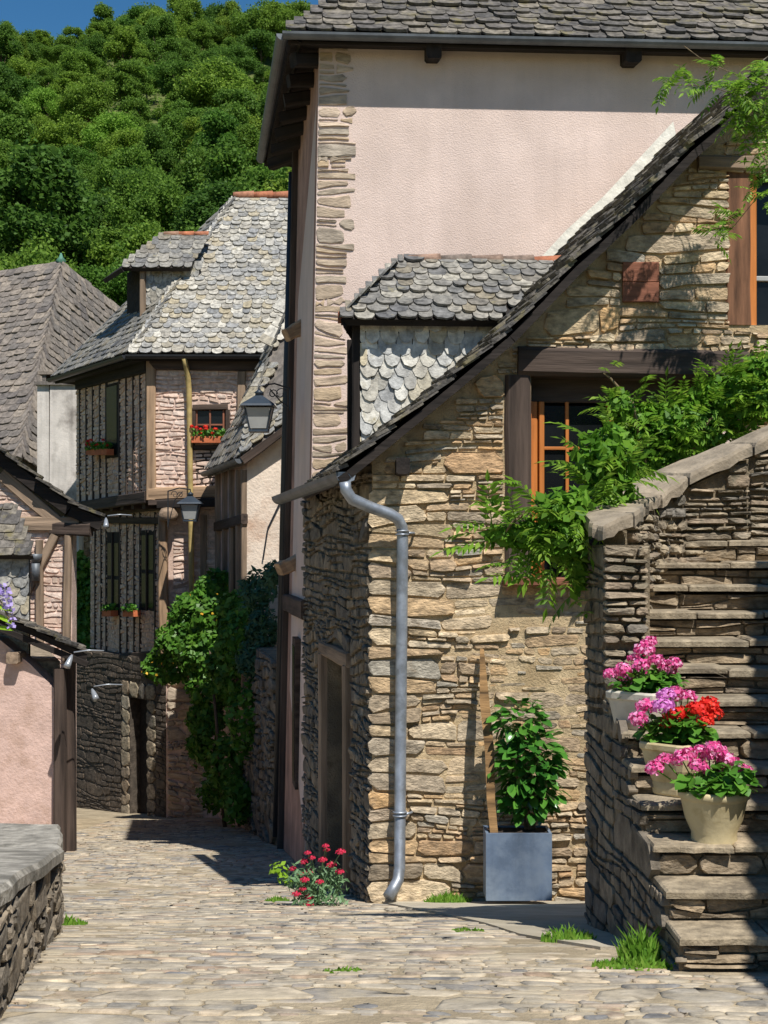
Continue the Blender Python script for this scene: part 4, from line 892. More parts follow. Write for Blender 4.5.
# its dormer with scale-slated cheek
FQ = Frame((-3.87, 16.9, 0), (1, 0, 0))
m = MB(); c0, c1 = FQ.px(-60, 660), FQ.px(28, 556); m.obox(FQ, c0[0], c1[0], c0[1], c1[1], -.12, 0); dch = m.build('dormer_cheek', M['wood_black'], nl)
put_slates([slates(FQ, lambda b: [(c0[0], c1[0])], c0[1], c1[1], .11, (.16, .2), None, None, rnd=.95, rng=rt_)], M['slate_pale'], dch, 80)
e0 = FQ.pt(*FQ.px(33, 556, .15), .15); r0 = P(-30, 498, 17.5); e1 = FQ.pt(c0[0], FQ.px(33, 556, .15)[1], .15)
fr = Frame(e1, (1, 0, 0), V((0, .6, .75))); m = MB(); w_ = (e0 - e1).x
m.prism([fr.pt(0, 0), fr.pt(w_, 0), fr.pt(w_ - .38, .75), fr.pt(0, .75)], -fr.n * .06); dnr = m.build('dormer_roof', M['wood_black'], nl)
put_slates([slates(fr, lambda b: [(0, w_ - .5 * b)], -.02, .75, .12, (.18, .3), None, None, rnd=.3, rng=rt_)], M['slate_dark'], dnr, 60)

# ================================================================== TIMBER GABLE HOUSE AT THE LEFT
tg = thing('timber_gable_house', 'timber framed gable house with pink rubble infill above the low pink house', 'house', (-4.8, 20, g(20)))
FG = Frame((-4.45, 20.0, 0), (1, 0, 0))
xr = FG.px(72, 560)[0]
rake = [(-160, 395), (-60, 432), (0, 466), (40, 500), (72, 523), (92, 530)]
rg_ = [FG.px(x, y) for x, y in rake]
rz = lambda a: float(np.interp(a, [p[0] for p in rg_], [p[1] for p in rg_])) - .1
m = MB(); br = [-4, -1.6, -.8, -.4, xr]
for i in range(4): m.prism([FG.pt(br[i], -4.6), FG.pt(br[i + 1], -4.6), FG.pt(br[i + 1], rz(br[i + 1])), FG.pt(br[i], rz(br[i]))], (0, .3, 0))
tw = m.build('wall', M['mortar_pink'], tg)
m = MB(); m.prism([V((-4.46, 20.3, -5)), V((-5.4, 24, -5.2)), V((-5.4, 24, .2)), V((-4.46, 20.3, .2))], (-.3, 0, 0)); m.build('side_wall', M['plaster_old'], tg)
def gs(z):
    a = next((q for q in np.arange(-1.7, xr, .03) if rz(q) < z), xr); return [(-1.7, a)] if a > -1.68 else []
lay(cells(gs, -2.2, 1.0, (.06, .085), (.16, .36), rt_, .022, .25, .05), FG.pt, M['infill'], tw, 'infill_stone', 60, (.008, .022), rt_)
for (x0, y0, x1, y1, wd) in ((-60, 524, 80, 524, .2), (69, 530, 67, 660, .15), (2, 474, 62, 526, .19), (56, 535, 24, 598, .13), (40, 540, 41, 650, .13), (-4, 530, -4, 650, .14)):
    a = FG.px(x0, y0); b = FG.px(x1, y1); beam('timber', FG.pt(*a, .03), FG.pt(*b, .03), .1, wd, M['wood_grey'], tg, rough=.05, up=(0, -1, 0) if abs(x0 - x1) < 30 else (0, 0, 1))
m = MB(); lists = []
GV = Frame((-4.45, 19.84, 0), (1, 0, 0)); gv = [GV.px(x, y) for x, y in [(-160, 377), (-60, 420), (0, 452), (40, 482), (72, 505), (104, 520)]]
for i in range(len(gv) - 1):
    a, b = GV.pt(*gv[i]), GV.pt(*gv[i + 1]); n = V((0, 1, 0)).cross(b - a).normalized(); n = n if n.z > 0 else -n
    m.prism([a, b, b + V((-.9, 3.6, 0)), a + V((-.9, 3.6, 0))], -n * .16)
    fr = Frame(b, V((-.24, 1, 0)), a - b, True); fr.n = n; lists.append(slates(fr, lambda q: [(-.02, 3.5)], 0, (a - b).length, .2, (.2, .34), None, None, rnd=.35, thick=.03, lift=.04, rng=rt_))
gro = m.build('roof', M['wood_black'], tg); put_slates(lists, M['slate_dark'], gro, 120)
beam('purlin_end', FG.pt(xr - .3, rz(xr) + .02, 0), FG.pt(xr + .3, rz(xr) - .0, .1), .16, .18, M['wood'], tg)
c = FG.px(38, 556); m = MB(); m.lathe(FG.pt(c[0], c[1] - .1, .14), [(.04, 0), (.08, .05), (.1, .13)], 12); hp = m.build('rainwater_hopper', M['zinc_old'], tg, True)
MB().tube([FG.pt(c[0], c[1] - .1, .14), FG.pt(c[0], c[1] - .35, .12)], .06, 8).build('downpipe', M['zinc_old'], hp, True)

# ================================================================== HALF-TIMBERED HOUSE AT THE STREET'S END
ht_ = thing('half_timbered_house', 'three storey half timbered house with steep pale slate roof at the street end', 'house', (-4, 24, g(24)))
rh = random.Random(17)
HF = Frame((-4.02, 24.0, 0), (1, 0, 0))             # upper front wall (lit)
HL = Frame((-5.93, 27.0, 0), V((-4.02, 24, 0)) - V((-5.93, 27, 0))); HLn = (V((-4.02, 24, 0)) - V((-5.93, 27, 0))).length
ze = 3.22; zj = HF.px(160, 497)[1]; zg = -2.0
m = MB()
m.prism([HF.pt(0, zj), HF.pt(4.5, zj), HF.pt(4.5, 3.2), HF.pt(0, 3.2)], (0, .3, 0)); hw = m.build('front_wall', M['mortar_pink'], ht_)
m = MB(); m.obox(HL, 0, HLn, zj, 3.25, -.3, -.001); hl = m.build('side_wall', M['mortar_pink'], ht_)
wf0, wf1 = HF.px(196, 440), HF.px(224, 410)
wops = [(wf0[0] - .1, wf1[0] + .1, wf0[1] - .14, wf1[1] + .1)]
fs_ = cells(lambda z: free([(.06, 2.4)], z, wops), zj + .15, 3.0, (.06, .085), (.16, .36), rh, .024, .25, .05)
lay(fs_, HF.pt, M['infill'], hw, 'infill_stone', 300, (.01, .028), rh)
def tb(fr, x0, y0, x1, y1, wd, mat='wood', c=.03, name='timber', par=ht_, th=.1):
    a = fr.px(x0, y0); b = fr.px(x1, y1); return beam(name, fr.pt(*a, c), fr.pt(*b, c), th if abs(x1 - x0) > abs(y1 - y0) else wd, wd if abs(x1 - x0) > abs(y1 - y0) else th, M[mat], par, up=(0, 0, 1) if abs(x1 - x0) > abs(y1 - y0) else tuple(fr.n), rough=.05)
tb(HF, 150, 364, 300, 366, .2, 'wood'); tb(HF, 149, 494, 224, 491, .2, 'wood_pale'); tb(HF, 149, 503, 224, 500, .1, 'wood')
tb(HF, 151.5, 358, 151.5, 500, .16, 'wood_pale'); tb(HF, 242, 372, 241, 440, .14, 'wood_grey'); tb(HF, 193, 408, 228, 407, .1, 'wood')
tb(HF, 194, 448, 228, 447, .08, 'wood'); tb(HF, 194, 410, 193, 450, .07, 'wood', th=.08); tb(HF, 228, 410, 228, 450, .07, 'wood', th=.08)
wd_ = link('window', MB().obox(HF, wf0[0] - .02, wf1[0] + .02, wf0[1], wf1[1], -.1, .004).mesh('window', M['wood_black']), ht_)
for k in range(3): bar(HF, wf0[0] + k * .23, wf0[0] + k * .23 + .03, wf0[1], wf1[1], .02, .04, 'muntin', M['wood_red'], wd_)
bar(HF, wf0[0], wf1[0], (wf0[1] + wf1[1]) / 2 - .015, (wf0[1] + wf1[1]) / 2 + .015, .02, .03, 'muntin', M['wood_red'], wd_)
for k in range(2): MB().obox(HF, wf0[0] + .03 + k * .23, wf0[0] + .23 + k * .23, wf0[1] + .02, wf1[1] - .02, .006, .01).build('pane', M['glass'], wd_)
MB().obox(HF, HF.px(196, 447)[0], HF.px(227, 447)[0], HF.px(196, 492)[1], HF.px(196, 450)[1], -.05, .006).build('shutter_board', M['wood'], ht_)
# upper side wall: close studding with rubble between
stx = [80.5, 87, 93.5, 100.5, 107, 120, 127, 134, 141, 147.5]
sl_ = [HL.px(x, 450)[0] for x in stx]
swin = [HL.px(106, 459), HL.px(119, 382)]
lay(cells(lambda z: free([(0, HLn)], z, [(swin[0][0], swin[1][0], swin[0][1], swin[1][1])]), zj + .12, 3.1, (.07, .1), (.14, .3), rh, .024, .25, .05), HL.pt, M['infill_warm'], hl, 'infill_stone', 150, (.008, .026), rh)
for x in stx: tb(HL, x, 372, x + .4, 503, .05, 'wood', .006, 'stud', ht_, .05)
tb(HL, 79, 507, 149, 497, .2, 'wood'); tb(HL, 79, 384, 149, 366, .22, 'wood_black')
wd_ = link('window', MB().obox(HL, swin[0][0], swin[1][0], swin[0][1], swin[1][1], -.1, .02).mesh('window', M['wood_black']), ht_)
MB().obox(HL, swin[0][0] + .05, swin[1][0] - .05, swin[0][1] + .05, swin[1][1] - .05, .022, .026).build('pane', M['glass'], wd_)
# jetty joists
for k in range(7):
    a = HL.pt(.25 + k * .5, zj - .12, -.5); beam('joist_end', a, HL.pt(.25 + k * .5, zj - .12, -.02), .14, .16, M['wood'], ht_)
# middle storey
MF = Frame((-3.72, 24.15, 0), (1, 0, 0)); ML = Frame((-5.7, 27.2, 0), V((-3.72, 24.15, 0)) - V((-5.7, 27.2, 0))); MLn = (V((-3.72, 24.15, 0)) - V((-5.7, 27.2, 0))).length
m = MB(); m.prism([MF.pt(0, zg - .2), MF.pt(4, zg - .2), MF.pt(4, zj), MF.pt(0, zj)], (0, .3, 0)); mw = m.build('front_wall', M['mortar_pink'], ht_)
lay(cells(lambda z: [(.08, 2.1)], zg, zj - .2, (.06, .1), (.14, .34), rh, .022, .3, .08), MF.pt, M['infill'], mw, 'infill_stone', 150, (.01, .03), rh)
m = MB(); m.obox(ML, 0, MLn, zg, zj, -.3, -.001); ml = m.build('side_wall', M['mortar_pink'], ht_)
mw1 = [ML.px(108, 614), ML.px(120, 532)]; mw2 = [ML.px(142, 610), ML.px(155, 530)]
lay(cells(lambda z: free([(0, MLn)], z, [(mw1[0][0], mw1[1][0], mw1[0][1], mw1[1][1]), (mw2[0][0], mw2[1][0], mw2[0][1], mw2[1][1])]), zg, zj - .1, (.07, .1), (.14, .3), rh, .024, .25, .05), ML.pt, M['infill_warm'], ml, 'infill_stone', 100, (.008, .026), rh)
for x in (96, 102, 107, 121, 128, 135, 141, 156, 163): tb(ML, x, 512, x, 655, .05, 'wood', .006, 'stud', ht_, .05)
tb(ML, 95, 512, 166, 505, .18, 'wood'); tb(ML, 95, 660, 166, 656, .2, 'wood'); tb(ML, 95, 520, 166, 521, .12, 'wood')
for q in (mw1, mw2):
    wd_ = link('window', MB().obox(ML, q[0][0], q[1][0], q[0][1], q[1][1], -.1, .02).mesh('window', M['wood_black']), ht_)
    a_ = (q[0][0] + q[1][0]) / 2
    for k in range(4): MB().obox(ML, q[0][0] + .04 + (k % 2) * (a_ - q[0][0]), a_ - .02 + (k % 2) * (a_ - q[0][0]), q[0][1] + .05 + (k // 2) * .68, q[0][1] + .66 + (k // 2) * .68, .022, .026).build('pane', M['glass'], wd_)
    bar(ML, a_ - .02, a_ + .02, q[0][1], q[1][1], .035, .03, 'muntin', M['wood'], wd_)
tb(MF, 166, 655, 225, 652, .2, 'wood'); tb(MF, 204, 515, 203, 650, .1, 'wood_grey')
m = MB(); m.lathe(V((-3.68, 23.85, HF.px(164, 517)[1] - .08)), [(.02, .0), (.15, .02), (.17, .12), (.12, .22), (.02, .25)], 10)
beam('corner_pole', MF.pt(*MF.px(165, 655), .1), MF.pt(*MF.px(164, 517), .16), .15, .15, M['wood_pale'], ht_, up=(0, 1, 0))
m.build('pole_cap', M['wood_grey'], ht_, True)
tb(MF, 160, 505, 224, 503, .14, 'wood_black', .3)
# ground floor
GF = Frame((-3.78, 24.3, 0), (1, 0, 0)); GL = Frame((-6.3, 27.3, 0), V((-3.78, 24.3, 0)) - V((-6.3, 27.3, 0))); GLn = (V((-3.78, 24.3, 0)) - V((-6.3, 27.3, 0))).length
do = [GL.px(130, 812), GL.px(147, 700)]
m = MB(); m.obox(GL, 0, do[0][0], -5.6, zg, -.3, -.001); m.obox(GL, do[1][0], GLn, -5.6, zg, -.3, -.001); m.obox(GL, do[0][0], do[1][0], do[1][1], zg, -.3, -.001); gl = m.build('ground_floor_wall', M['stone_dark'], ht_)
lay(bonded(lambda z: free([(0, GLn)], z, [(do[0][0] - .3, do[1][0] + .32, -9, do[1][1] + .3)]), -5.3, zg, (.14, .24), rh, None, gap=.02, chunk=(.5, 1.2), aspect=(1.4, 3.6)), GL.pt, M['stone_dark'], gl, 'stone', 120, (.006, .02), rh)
lay(cells(lambda z: free([(do[0][0] - .3, do[1][0] + .32)], z, [(do[0][0], do[1][0], -9, do[1][1])]), -5.2, do[1][1] + .3, (.2, .3), (.2, .34), rh, .02, .1, 0), GL.pt, M['stone_grey'], gl, 'jamb_stone', 60, (.015, .03), rh)
MB().obox(GL, do[0][0] - .02, do[1][0] + .02, -5.3, do[1][1], -.26, -.2).build('door', M['wood_black'], ht_)
m = MB(); m.prism([GF.pt(0, -5.3), GF.pt(4, -5.3), GF.pt(4, zg), GF.pt(0, zg)], (0, .3, 0)); gw = m.build('ground_floor_wall', M['mortar_pink'], ht_)
lay(bonded(lambda z: [(.02, .66)], -5.0, zg, (.14, .26), rh, None, gap=.02, chunk=(.3, .6), aspect=(1.1, 2.4)), GF.pt, M['quoin'], gw, 'stone', 80, (.03, .09), rh, .7)
# roof
EA = P(130, 353, 23.76); EB = P(53, 379, 27.2); EB.z = EA.z; RI = P(235, 197, 27.0); RJ = V((.5, 27.2, RI.z)); EJ = V((.5, 23.8, EA.z))
RH = Frame(EA, EJ - EA, V((0, RI.y - EA.y, RI.z - EA.z)))
bt = (RI - EA).dot(RH.v); at = (RI - EA).dot(RH.u)
bow = lambda p: p
m = MB(); m.prism([EA, EJ, RJ, RI], -RH.n * .12)
RHL = Frame(EB, EA - EB, RI - EB); nL = RHL.n
m.prism([EB, EA, RI], -nL * .12)
BK = V((-3.2, 31, EA.z)); m.prism([EB, RI, RJ, V((.5, 31, EA.z)), BK], V((0, 0, -.1)))
hr = m.build('roof', M['wood_black'], ht_)
sA = slates(RH, lambda b: [(at * b / bt - .02, 3.6 - .0 * b)], -.05, bt - .05, .135, (.13, .23), None, None, rnd=.75, thick=.02, lift=.03, rng=rh)
put_slates([sA], M['slate_pale'], hr, 300, key=lambda x: x[0][0].z if x[0][0].x < -1.4 else 99)
lb = (EA - EB).length; ap_a = (RI - EB).dot(RHL.u); ap_b = (RI - EB).dot(RHL.v)
sB = slates(RHL, lambda b: [(ap_a * b / ap_b, lb + (ap_a - lb) * b / ap_b)], -.03, ap_b - .1, .16, (.15, .26), None, None, rnd=.6, thick=.02, lift=.03, rng=rh)
put_slates([sB], M['slate'], hr, 0)
for k in range(9): MB().tube([RI + V((k * .36 - .03, 0, .02)), RI + V((k * .36 + .37, 0, .03))], [.075, .09], 10).build('ridge_tile', M['ridge'], hr, True)
gutter('gutter', EA + V((-.06, -.06, -.04)), EJ + V((0, -.06, -.04)), .07, M['iron'], ht_)
gutter('gutter', EB + V((-.05, -.04, -.04)), EA + V((-.06, -.05, -.045)), .07, M['iron'], ht_)
m = MB(); m.prism([EA + V((.03, .03, -.13)), EJ + V((0, .03, -.13)), V((.5, 24.1, ze - .06)), V((-4.0, 24.05, ze - .06))], (0, 0, .04)); m.build('soffit', M['wood_black'], ht_)
m = MB(); m.prism([EA + V((.03, .03, -.13)), V((-4.0, 24.05, ze - .06)), V((-5.9, 27.05, ze - .06)), EB + V((.04, 0, -.13))], (0, 0, .04)); m.build('soffit', M['wood_black'], ht_)
dp = [P(184, 358, 23.7), P(186, 366, 23.78), P(188, 376, 23.85), P(189, 390, 23.88), P(190.5, 500, 23.88), P(192, 610, 23.95), P(192, 680, 24.0)]
MB().tube(dp, [.045, .045, .047, .047, .047, .047, .047], 10).build('downpipe', M['yellow'], ht_, True)
# its roof dormer
DH = Frame(P(146, 268, 25.2), (1, 0, 0)); DH.o.z = 0
t_ = DH.px(150, 264)[1]; b_ = DH.px(150, 322)[1]
m = MB(); m.prism([DH.pt(0, b_ - .1), DH.pt(.9, b_ + .3), DH.pt(1.0, t_), DH.pt(0, t_)], (-.5, .9, 0)); hc = m.build('dormer_cheek', M['wood_black'], ht_)
put_slates([slates(DH, lambda b: [(.02, .55 + (b - b_) * .45)], b_ - .1, t_, .13, (.15, .2), None, None, rnd=.95, rng=rh)], M['slate_pale'], hc, 60)
MB().obox(Frame(DH.o + V((-.012, 0, 0)), (.49, -.87, 0)), -1.0, 0, b_ - .0, t_, -.1, -.0).build('dormer_front', M['wood_black'], ht_)
beam('dormer_post', DH.pt(-.05, b_ - .1, .03), DH.pt(-.05, t_, .03), .12, .1, M['wood_grey'], ht_, up=(1, 0, 0))
q0, q1 = P(121, 268, 25.0), P(190, 263, 25.0); q2, q3 = P(164, 235, 25.7), P(206, 236, 25.7)
fr = Frame(q0, (1, 0, 0), q2 - q0 - V(((q2 - q0).x, 0, 0))); m = MB(); m.prism([q0, V((q1.x, q0.y, q0.z)), q3, q2], -fr.n * .07)
m.prism([q0 + V((-.55, 1.1, 0)), q0, q2], V((.05, 0, -.07))); dd = m.build('dormer_roof', M['wood_black'], ht_)
bb_ = (q2 - q0).dot(fr.v); aa_ = (q2 - q0).x
put_slates([slates(fr, lambda b: [(aa_ * b / bb_, (q1 - q0).x + b * .3)], -.02, bb_, .14, (.17, .26), None, None, rnd=.7, rng=rh)], M['slate'], dd, 80)
for k in range(3): MB().tube([q2 + V((k * .27, 0, .01)), q2 + V((k * .27 + .28, 0, .015))], [.055, .06], 8).build('ridge_tile', M['ridge'], dd, True)

# ================================================================== SMALL HOUSE BEHIND THE TALL ONE (swept slate roof, pale gable)
sh = thing('swept_roof_house', 'narrow pale plastered house with sharply swept slate roof behind the lantern', 'house', (-2.1, 21.3, g(21)))
SF = Frame((-2.09, 21.3, 0), (1, 0, 0)); SLf = Frame((-2.82, 23.8, 0), V((-2.09, 21.3, 0)) - V((-2.82, 23.8, 0))); SLn = (V((-2.09, 21.3, 0)) - V((-2.82, 23.8, 0))).length
ptop = [SF.px(x, y) for x, y in ((247, 450), (262, 444), (280, 432), (300, 418))]
m = MB(); m.prism([SF.pt(0, -4.4), SF.pt(1.5, -4.4), SF.pt(1.5, ptop[-1][1])] + [SF.pt(*p) for p in reversed(ptop)] , (0, .35, 0)); m.build('wall', M['plaster_cream'], sh)
m = MB(); m.obox(SLf, 0, SLn - .003, -4.6, 1.25, -.3, -.001); m.build('side_wall', M['plaster_old'], sh)
for x in (220, 227, 234, 241, 246): tb(SLf, x, 470, x, 700, .1, 'wood_grey', .03, 'stud', sh)
tb(SLf, 219, 527, 247, 519, .16, 'wood', .04, 'timber', sh)
MB().obox(SLf, SLf.px(230, 550)[0], SLf.px(239, 550)[0], SLf.px(234, 600)[1], SLf.px(234, 528)[1], -.05, .02).build('window', M['glass'], sh)
s0, s1 = P(243, 457, 21.15), P(207, 471, 23.6); sa = P(298, 279, 23.5)
h1, h2 = P(248, 425, 21.9), P(266, 365, 22.7); o1, o2 = P(233, 428, 23.65), P(262, 360, 23.6)
lr = P(310, 408, 21.1); ur = P(330, 279, 23.6)
m = MB(); m.add([s0, s1, o1, o2, sa, h2, h1, lr, ur], [(0, 1, 2, 6), (6, 2, 3, 5), (5, 3, 4), (0, 6, 7), (6, 5, 8, 7), (5, 4, 8)])
k_ = len(m.v); m.v += [(x, y + .05, z - .12) for (x, y, z) in m.v[:]]; m.f += [tuple(i + k_ for i in f[::-1]) for f in m.f[:]]; m.f += [(0, 7, 16, 9), (0, 9, 10, 1)]
sr = m.build('roof', M['slate_brown'], sh)
ls = []
for (A, B, C, D) in ((s1, s0, h1, o1), (o1, h1, h2, o2), (o2, h2, sa, sa)):
    fr = Frame(A, B - A, (C + D) / 2 - (A + B) / 2); H = ((C + D) / 2 - (A + B) / 2).dot(fr.v)
    x0 = lambda b, fr=fr, A=A, D=D, H=H: (D - A).dot(fr.u) * b / H; x1 = lambda b, fr=fr, A=A, B=B, C=C, H=H: (B - A).dot(fr.u) + ((C - A).dot(fr.u) - (B - A).dot(fr.u)) * b / H
    ls.append(slates(fr, lambda b: [(x0(b), x1(b))], 0, H, .17, (.17, .28), None, None, rnd=.7, thick=.018, lift=.03, rng=rh))
put_slates(ls, M['slate'], sr, 100)
ls = []
for (A, B, C, D) in ((s0, lr, ur, h1), (h1, ur, ur, h2), (h2, ur, ur, sa)):
    n = (B - A).cross(D - A); fr = Frame(A, B - A, D - A); H = (D - A).dot(fr.v)
    if H < .05: continue
    Bu = (B - A).dot(fr.u); Du = (D - A).dot(fr.u)
    ls.append(slates(fr, lambda b: [(Du * b / H, 1.3)], 0, H, .17, (.18, .26), None, None, rnd=.95, thick=.018, lift=.04, rng=rh))
put_slates(ls, M['slate_pale'], sr, 120)
gutter('gutter', s1 + V((-.05, 0, -.03)), s0 + V((-.05, -.03, -.03)), .07, M['zinc_old'], sh)
beam('verge_board', s0 + V((0, -.02, -.06)), lr + V((0, -.02, -.06)), .05, .12, M['wood'], sh)
MB().tube([P(297, 445, 21.22), P(285, 492, 21.25), P(268, 528, 21.27), P(263, 560, 21.27)], .012, 5).build('cable', M['iron'], sh)

# ================================================================== FAR LEFT ROOF AND WHITE CHIMNEY
fl = thing('slate_roofed_house', 'big brown slate hipped roof with green finial at the far left', 'house', (-9, 36, -6))
fa = P(61, 267, 36.0); fc = P(18, 462, 31.0); fd = P(-170, 480, 33.0); ff = P(100, 510, 33.5)
fb = fa + (fd - fc) * .9; fe = fa + (ff - fc) * .9
m = MB(); m.add([fb, fa, fc, fd, fe, ff], [(3, 2, 1, 0), (2, 5, 4, 1)]); k_ = 6
m.v += [(x, y + .3, z - .2) for (x, y, z) in m.v[:]]; m.f += [tuple(i + 6 for i in f[::-1]) for f in m.f[:]]
m.f += [(0, 1, 7, 6), (1, 4, 10, 7)]
fro = m.build('roof', M['slate_brown'], fl)
for (A, B, D, sl2) in ((fd, fc, fb, 0), (fc, ff, fa, 1)):
    fr = Frame(A, B - A, (fb + fa) / 2 - (fd + fc) / 2 if not sl2 else (fa + fe) / 2 - (fc + ff) / 2); H = 1
    C_ = fa if not sl2 else fe; D_ = fb if not sl2 else fa
    fr.o = fr.o + fr.n * (.1 if fr.n.z > 0 else -.1)
    Hd = (D_ - A).dot(fr.v); Hc = (C_ - A).dot(fr.v); ud = (D_ - A).dot(fr.u); uc = (C_ - A).dot(fr.u); ub = (B - A).length; H = max(Hd, Hc)
    items = slates(fr, lambda b: [(ud * b / Hd if b < Hd else ud + (uc - ud) * (b - Hd) / (Hc - Hd + 1e-6), ub + (uc - ub) * b / Hc if b < Hc else uc + (ud - uc) * (b - Hc) / (Hd - Hc + 1e-6))], 0, min(Hd, Hc), .22, (.2, .34), None, None, rnd=.5, thick=.03, lift=.04, rng=rh)
    put_slates([items], M['slate_brown'], fro, 0)
MB().tube([fa + V((0, 0, .02)), fc + V((0, -.02, .06))], .1, 6).build('hip_ridge', M['slate_brown'], fro)
MB().tube([fb + V((0, 0, .03)), fa + V((0, 0, .05))], .1, 6).build('ridge', M['slate_brown'], fro)
MB().lathe(fa, [(.1, -.05), (.05, .08), (.14, .16), (.06, .24), (.02, .36)], 10).build('finial', M['verdigris'], fro, True)
m = MB(); m.prism([V((-7.9, 31, -6)), V((-6.0, 33, -6)), V((-6.0, 40, -6)), V((-13, 41, -6)), V((-13, 33, -6))], (0, 0, 6.6)); m.build('wall', M['plaster_old'], fl)
chm = thing('chimney_stack', 'broad white rendered chimney stack with dark slab top beside the brown roof', 'chimney', (-6.8, 29, 0))
CF = Frame(P(37, 490, 29.0), (1, 0, 0)); CF.o.z = 0
a, b = CF.px(37, 505), CF.px(79, 385)
MB().obox(CF, a[0], a[0] + .24, a[1] - 2, b[1], -.7, -.02).build('shaft_side', M['plaster_white'], chm)
MB().prism([CF.pt(.24, a[1] - 2.0), CF.pt(b[0], a[1] - 2.0), CF.pt(b[0] - .02, b[1]), CF.pt(.27, b[1])], CF.n * -.75).build('shaft', M['plaster_white'], chm)
MB().obox(CF, -.05, b[0] + .06, b[1], b[1] + .07, -.8, .06).build('slab', M['slate_brown'], chm)
for k in range(3): MB().obox(CF, .1 + k * .26, .18 + k * .26, b[1] + .07, b[1] + .22, -.6, -.02).build('cap_leg', M['slate_brown'], chm)
MB().obox(CF, .02, b[0] - .1, b[1] + .22, b[1] + .28, -.75, .02).build('cap_slab', M['slate_brown'], chm)

# garden wall between the tall house and the far houses, under the climber
gwl = thing('garden_wall', 'shaded high rubble garden wall under the flowering climber', 'wall', (-1.7, 18.5, g(18.5)))
GW = Frame((-2.15, 21.6, 0), V((-1.36, 17.7, 0)) - V((-2.15, 21.6, 0))); Lg = 3.98
m = MB(); m.obox(GW, 0, Lg, -4.6, -1.45, -.6, -.002); gc = m.build('core', M['mortar_grey'], gwl)
lay(bonded(lambda z: [(0, Lg)], -4.3, -1.45, (.14, .26), rh, None, gap=.02, aspect=(1.3, 3.2)), GW.pt, M['stone_shade'], gc, 'stone', 160, (.02, .07), rh)
iv = thing('rear_garden_wall', 'sunlit rubble wall seen in the gap between the timber houses', 'wall', (-7, 29, -5))
IW = Frame((-7.6, 29.5, 0), (1, 0, 0)); m = MB(); m.obox(IW, 0, 2.6, -6, 1.2, -.4, 0); ic = m.build('core', M['mortar'], iv)
lay(cells(lambda z: [(0.2, 2.4)], -4, 1.2, (.1, .18), (.16, .4), rh, .025, .4, .2), IW.pt, M['stone'], ic, 'stone', 100, (.02, .05), rh)

# ================================================================== LANTERNS AND LAMPS
def lantern(name, c, s, attach, label):
    """street lantern: pyramid cap, four frosted panes in a frame, curled iron bracket"""
    c = V(c); t = thing(name, label, 'lantern', c)
    tw, bw, h = .19 * s, .125 * s, .33 * s; hc = .16 * s
    ring = lambda r, z: [c + V((sx * r, sy * r, z)) for sx, sy in ((-1, -1), (1, -1), (1, 1), (-1, 1))]
    m = MB(); r0, r1, r2 = ring(tw * 1.32, 0), ring(tw * 1.2, .03 * s), ring(tw * .28, hc); m.add(r0 + r1 + r2, [(0, 1, 5, 4), (1, 2, 6, 5), (2, 3, 7, 6), (3, 0, 4, 7), (4, 5, 9, 8), (5, 6, 10, 9), (6, 7, 11, 10), (7, 4, 8, 11), (8, 9, 10, 11), (3, 2, 1, 0)])
    m.build('cap', M['lantern'], t)
    MB().lathe(c + V((0, 0, hc - .01)), [(.06 * s, 0), (.05 * s, .04 * s), (.07 * s, .06 * s), (.02 * s, .1 * s)], 10).build('finial', M['lantern'], t, True)
    T, B = ring(tw, -.005), ring(bw, -h)
    for k in range(4):
        a, b, e, d = T[k], T[(k + 1) % 4], B[(k + 1) % 4], B[k]; ce = (a + b + e + d) / 4
        MB().prism([ce + (q - ce) * .9 for q in (a, b, e, d)], (c + V((0, 0, -h / 2)) - ce).normalized() * .006).build('pane', M['opal'], t)
        beam('corner_bar', T[k], B[k], .022 * s, .022 * s, M['lantern'], t, rough=0, seg=1)
    m = MB(); b0, b1 = ring(bw * 1.1, -h - .03 * s), ring(bw * 1.1, -h); m.add(b0 + b1, [(3, 2, 1, 0), (4, 5, 6, 7), (0, 1, 5, 4), (1, 2, 6, 5), (2, 3, 7, 6), (3, 0, 4, 7)]); m.build('base', M['lantern'], t)
    at = V(attach); top = c + V((0, 0, hc + .09 * s)); hi = V((at.x, at.y, top.z + .02))
    m = MB(); m.tube([top, top + V((0, 0, .04)), top.lerp(hi, .5) + V((0, 0, .06)), hi], .013 * s, 6)
    for (f, r) in ((.45, .07), (.7, .09)):
        q = top.lerp(hi, f) + V((0, 0, -.07 * s)); dx = (hi - top).normalized()
        m.tube([q + dx * math.cos(w_ * .5) * r * s * (1 - w_ / 20) + V((0, 0, math.sin(w_ * .5) * r * s * (1 - w_ / 20))) for w_ in range(14)], .008 * s, 5)
    m.tube([hi, V((at.x, at.y, at.z - .15 * s))], .014 * s, 6); m.tube([top.lerp(hi, .35), top.lerp(hi, .7) + V((0, 0, -.18 * s)), V((at.x, at.y, at.z - .12 * s))], .01 * s, 6)
    m.build('bracket', M['iron'], t); return t
lantern('wall_lantern', P(259, 407, 15.2), .76, P(290, 400, 15.3), 'large dark lantern on a curled iron bracket beside the tall house')
lantern('wall_lantern', P(190.5, 504, 23.2), .8, P(168, 520, 23.4), 'small pale lantern beside the wooden pole and ochre downpipe')
def spot(c, dr, label):
    c = V(c); t = thing('spotlight', label, 'spotlight', c); dr = V(dr).normalized()
    MB().tube([c, c + dr * .05, c + dr * .12, c + dr * .16], [.012, .028, .038, .04], 14).build('reflector', M['lamp'], t, True)
    MB().tube([c + V((.02, 0, .03)), c + V((.18, .05, .05)), c + V((.34, .1, .04))], .009, 6).build('arm', M['lamp'], t, True)
    return t
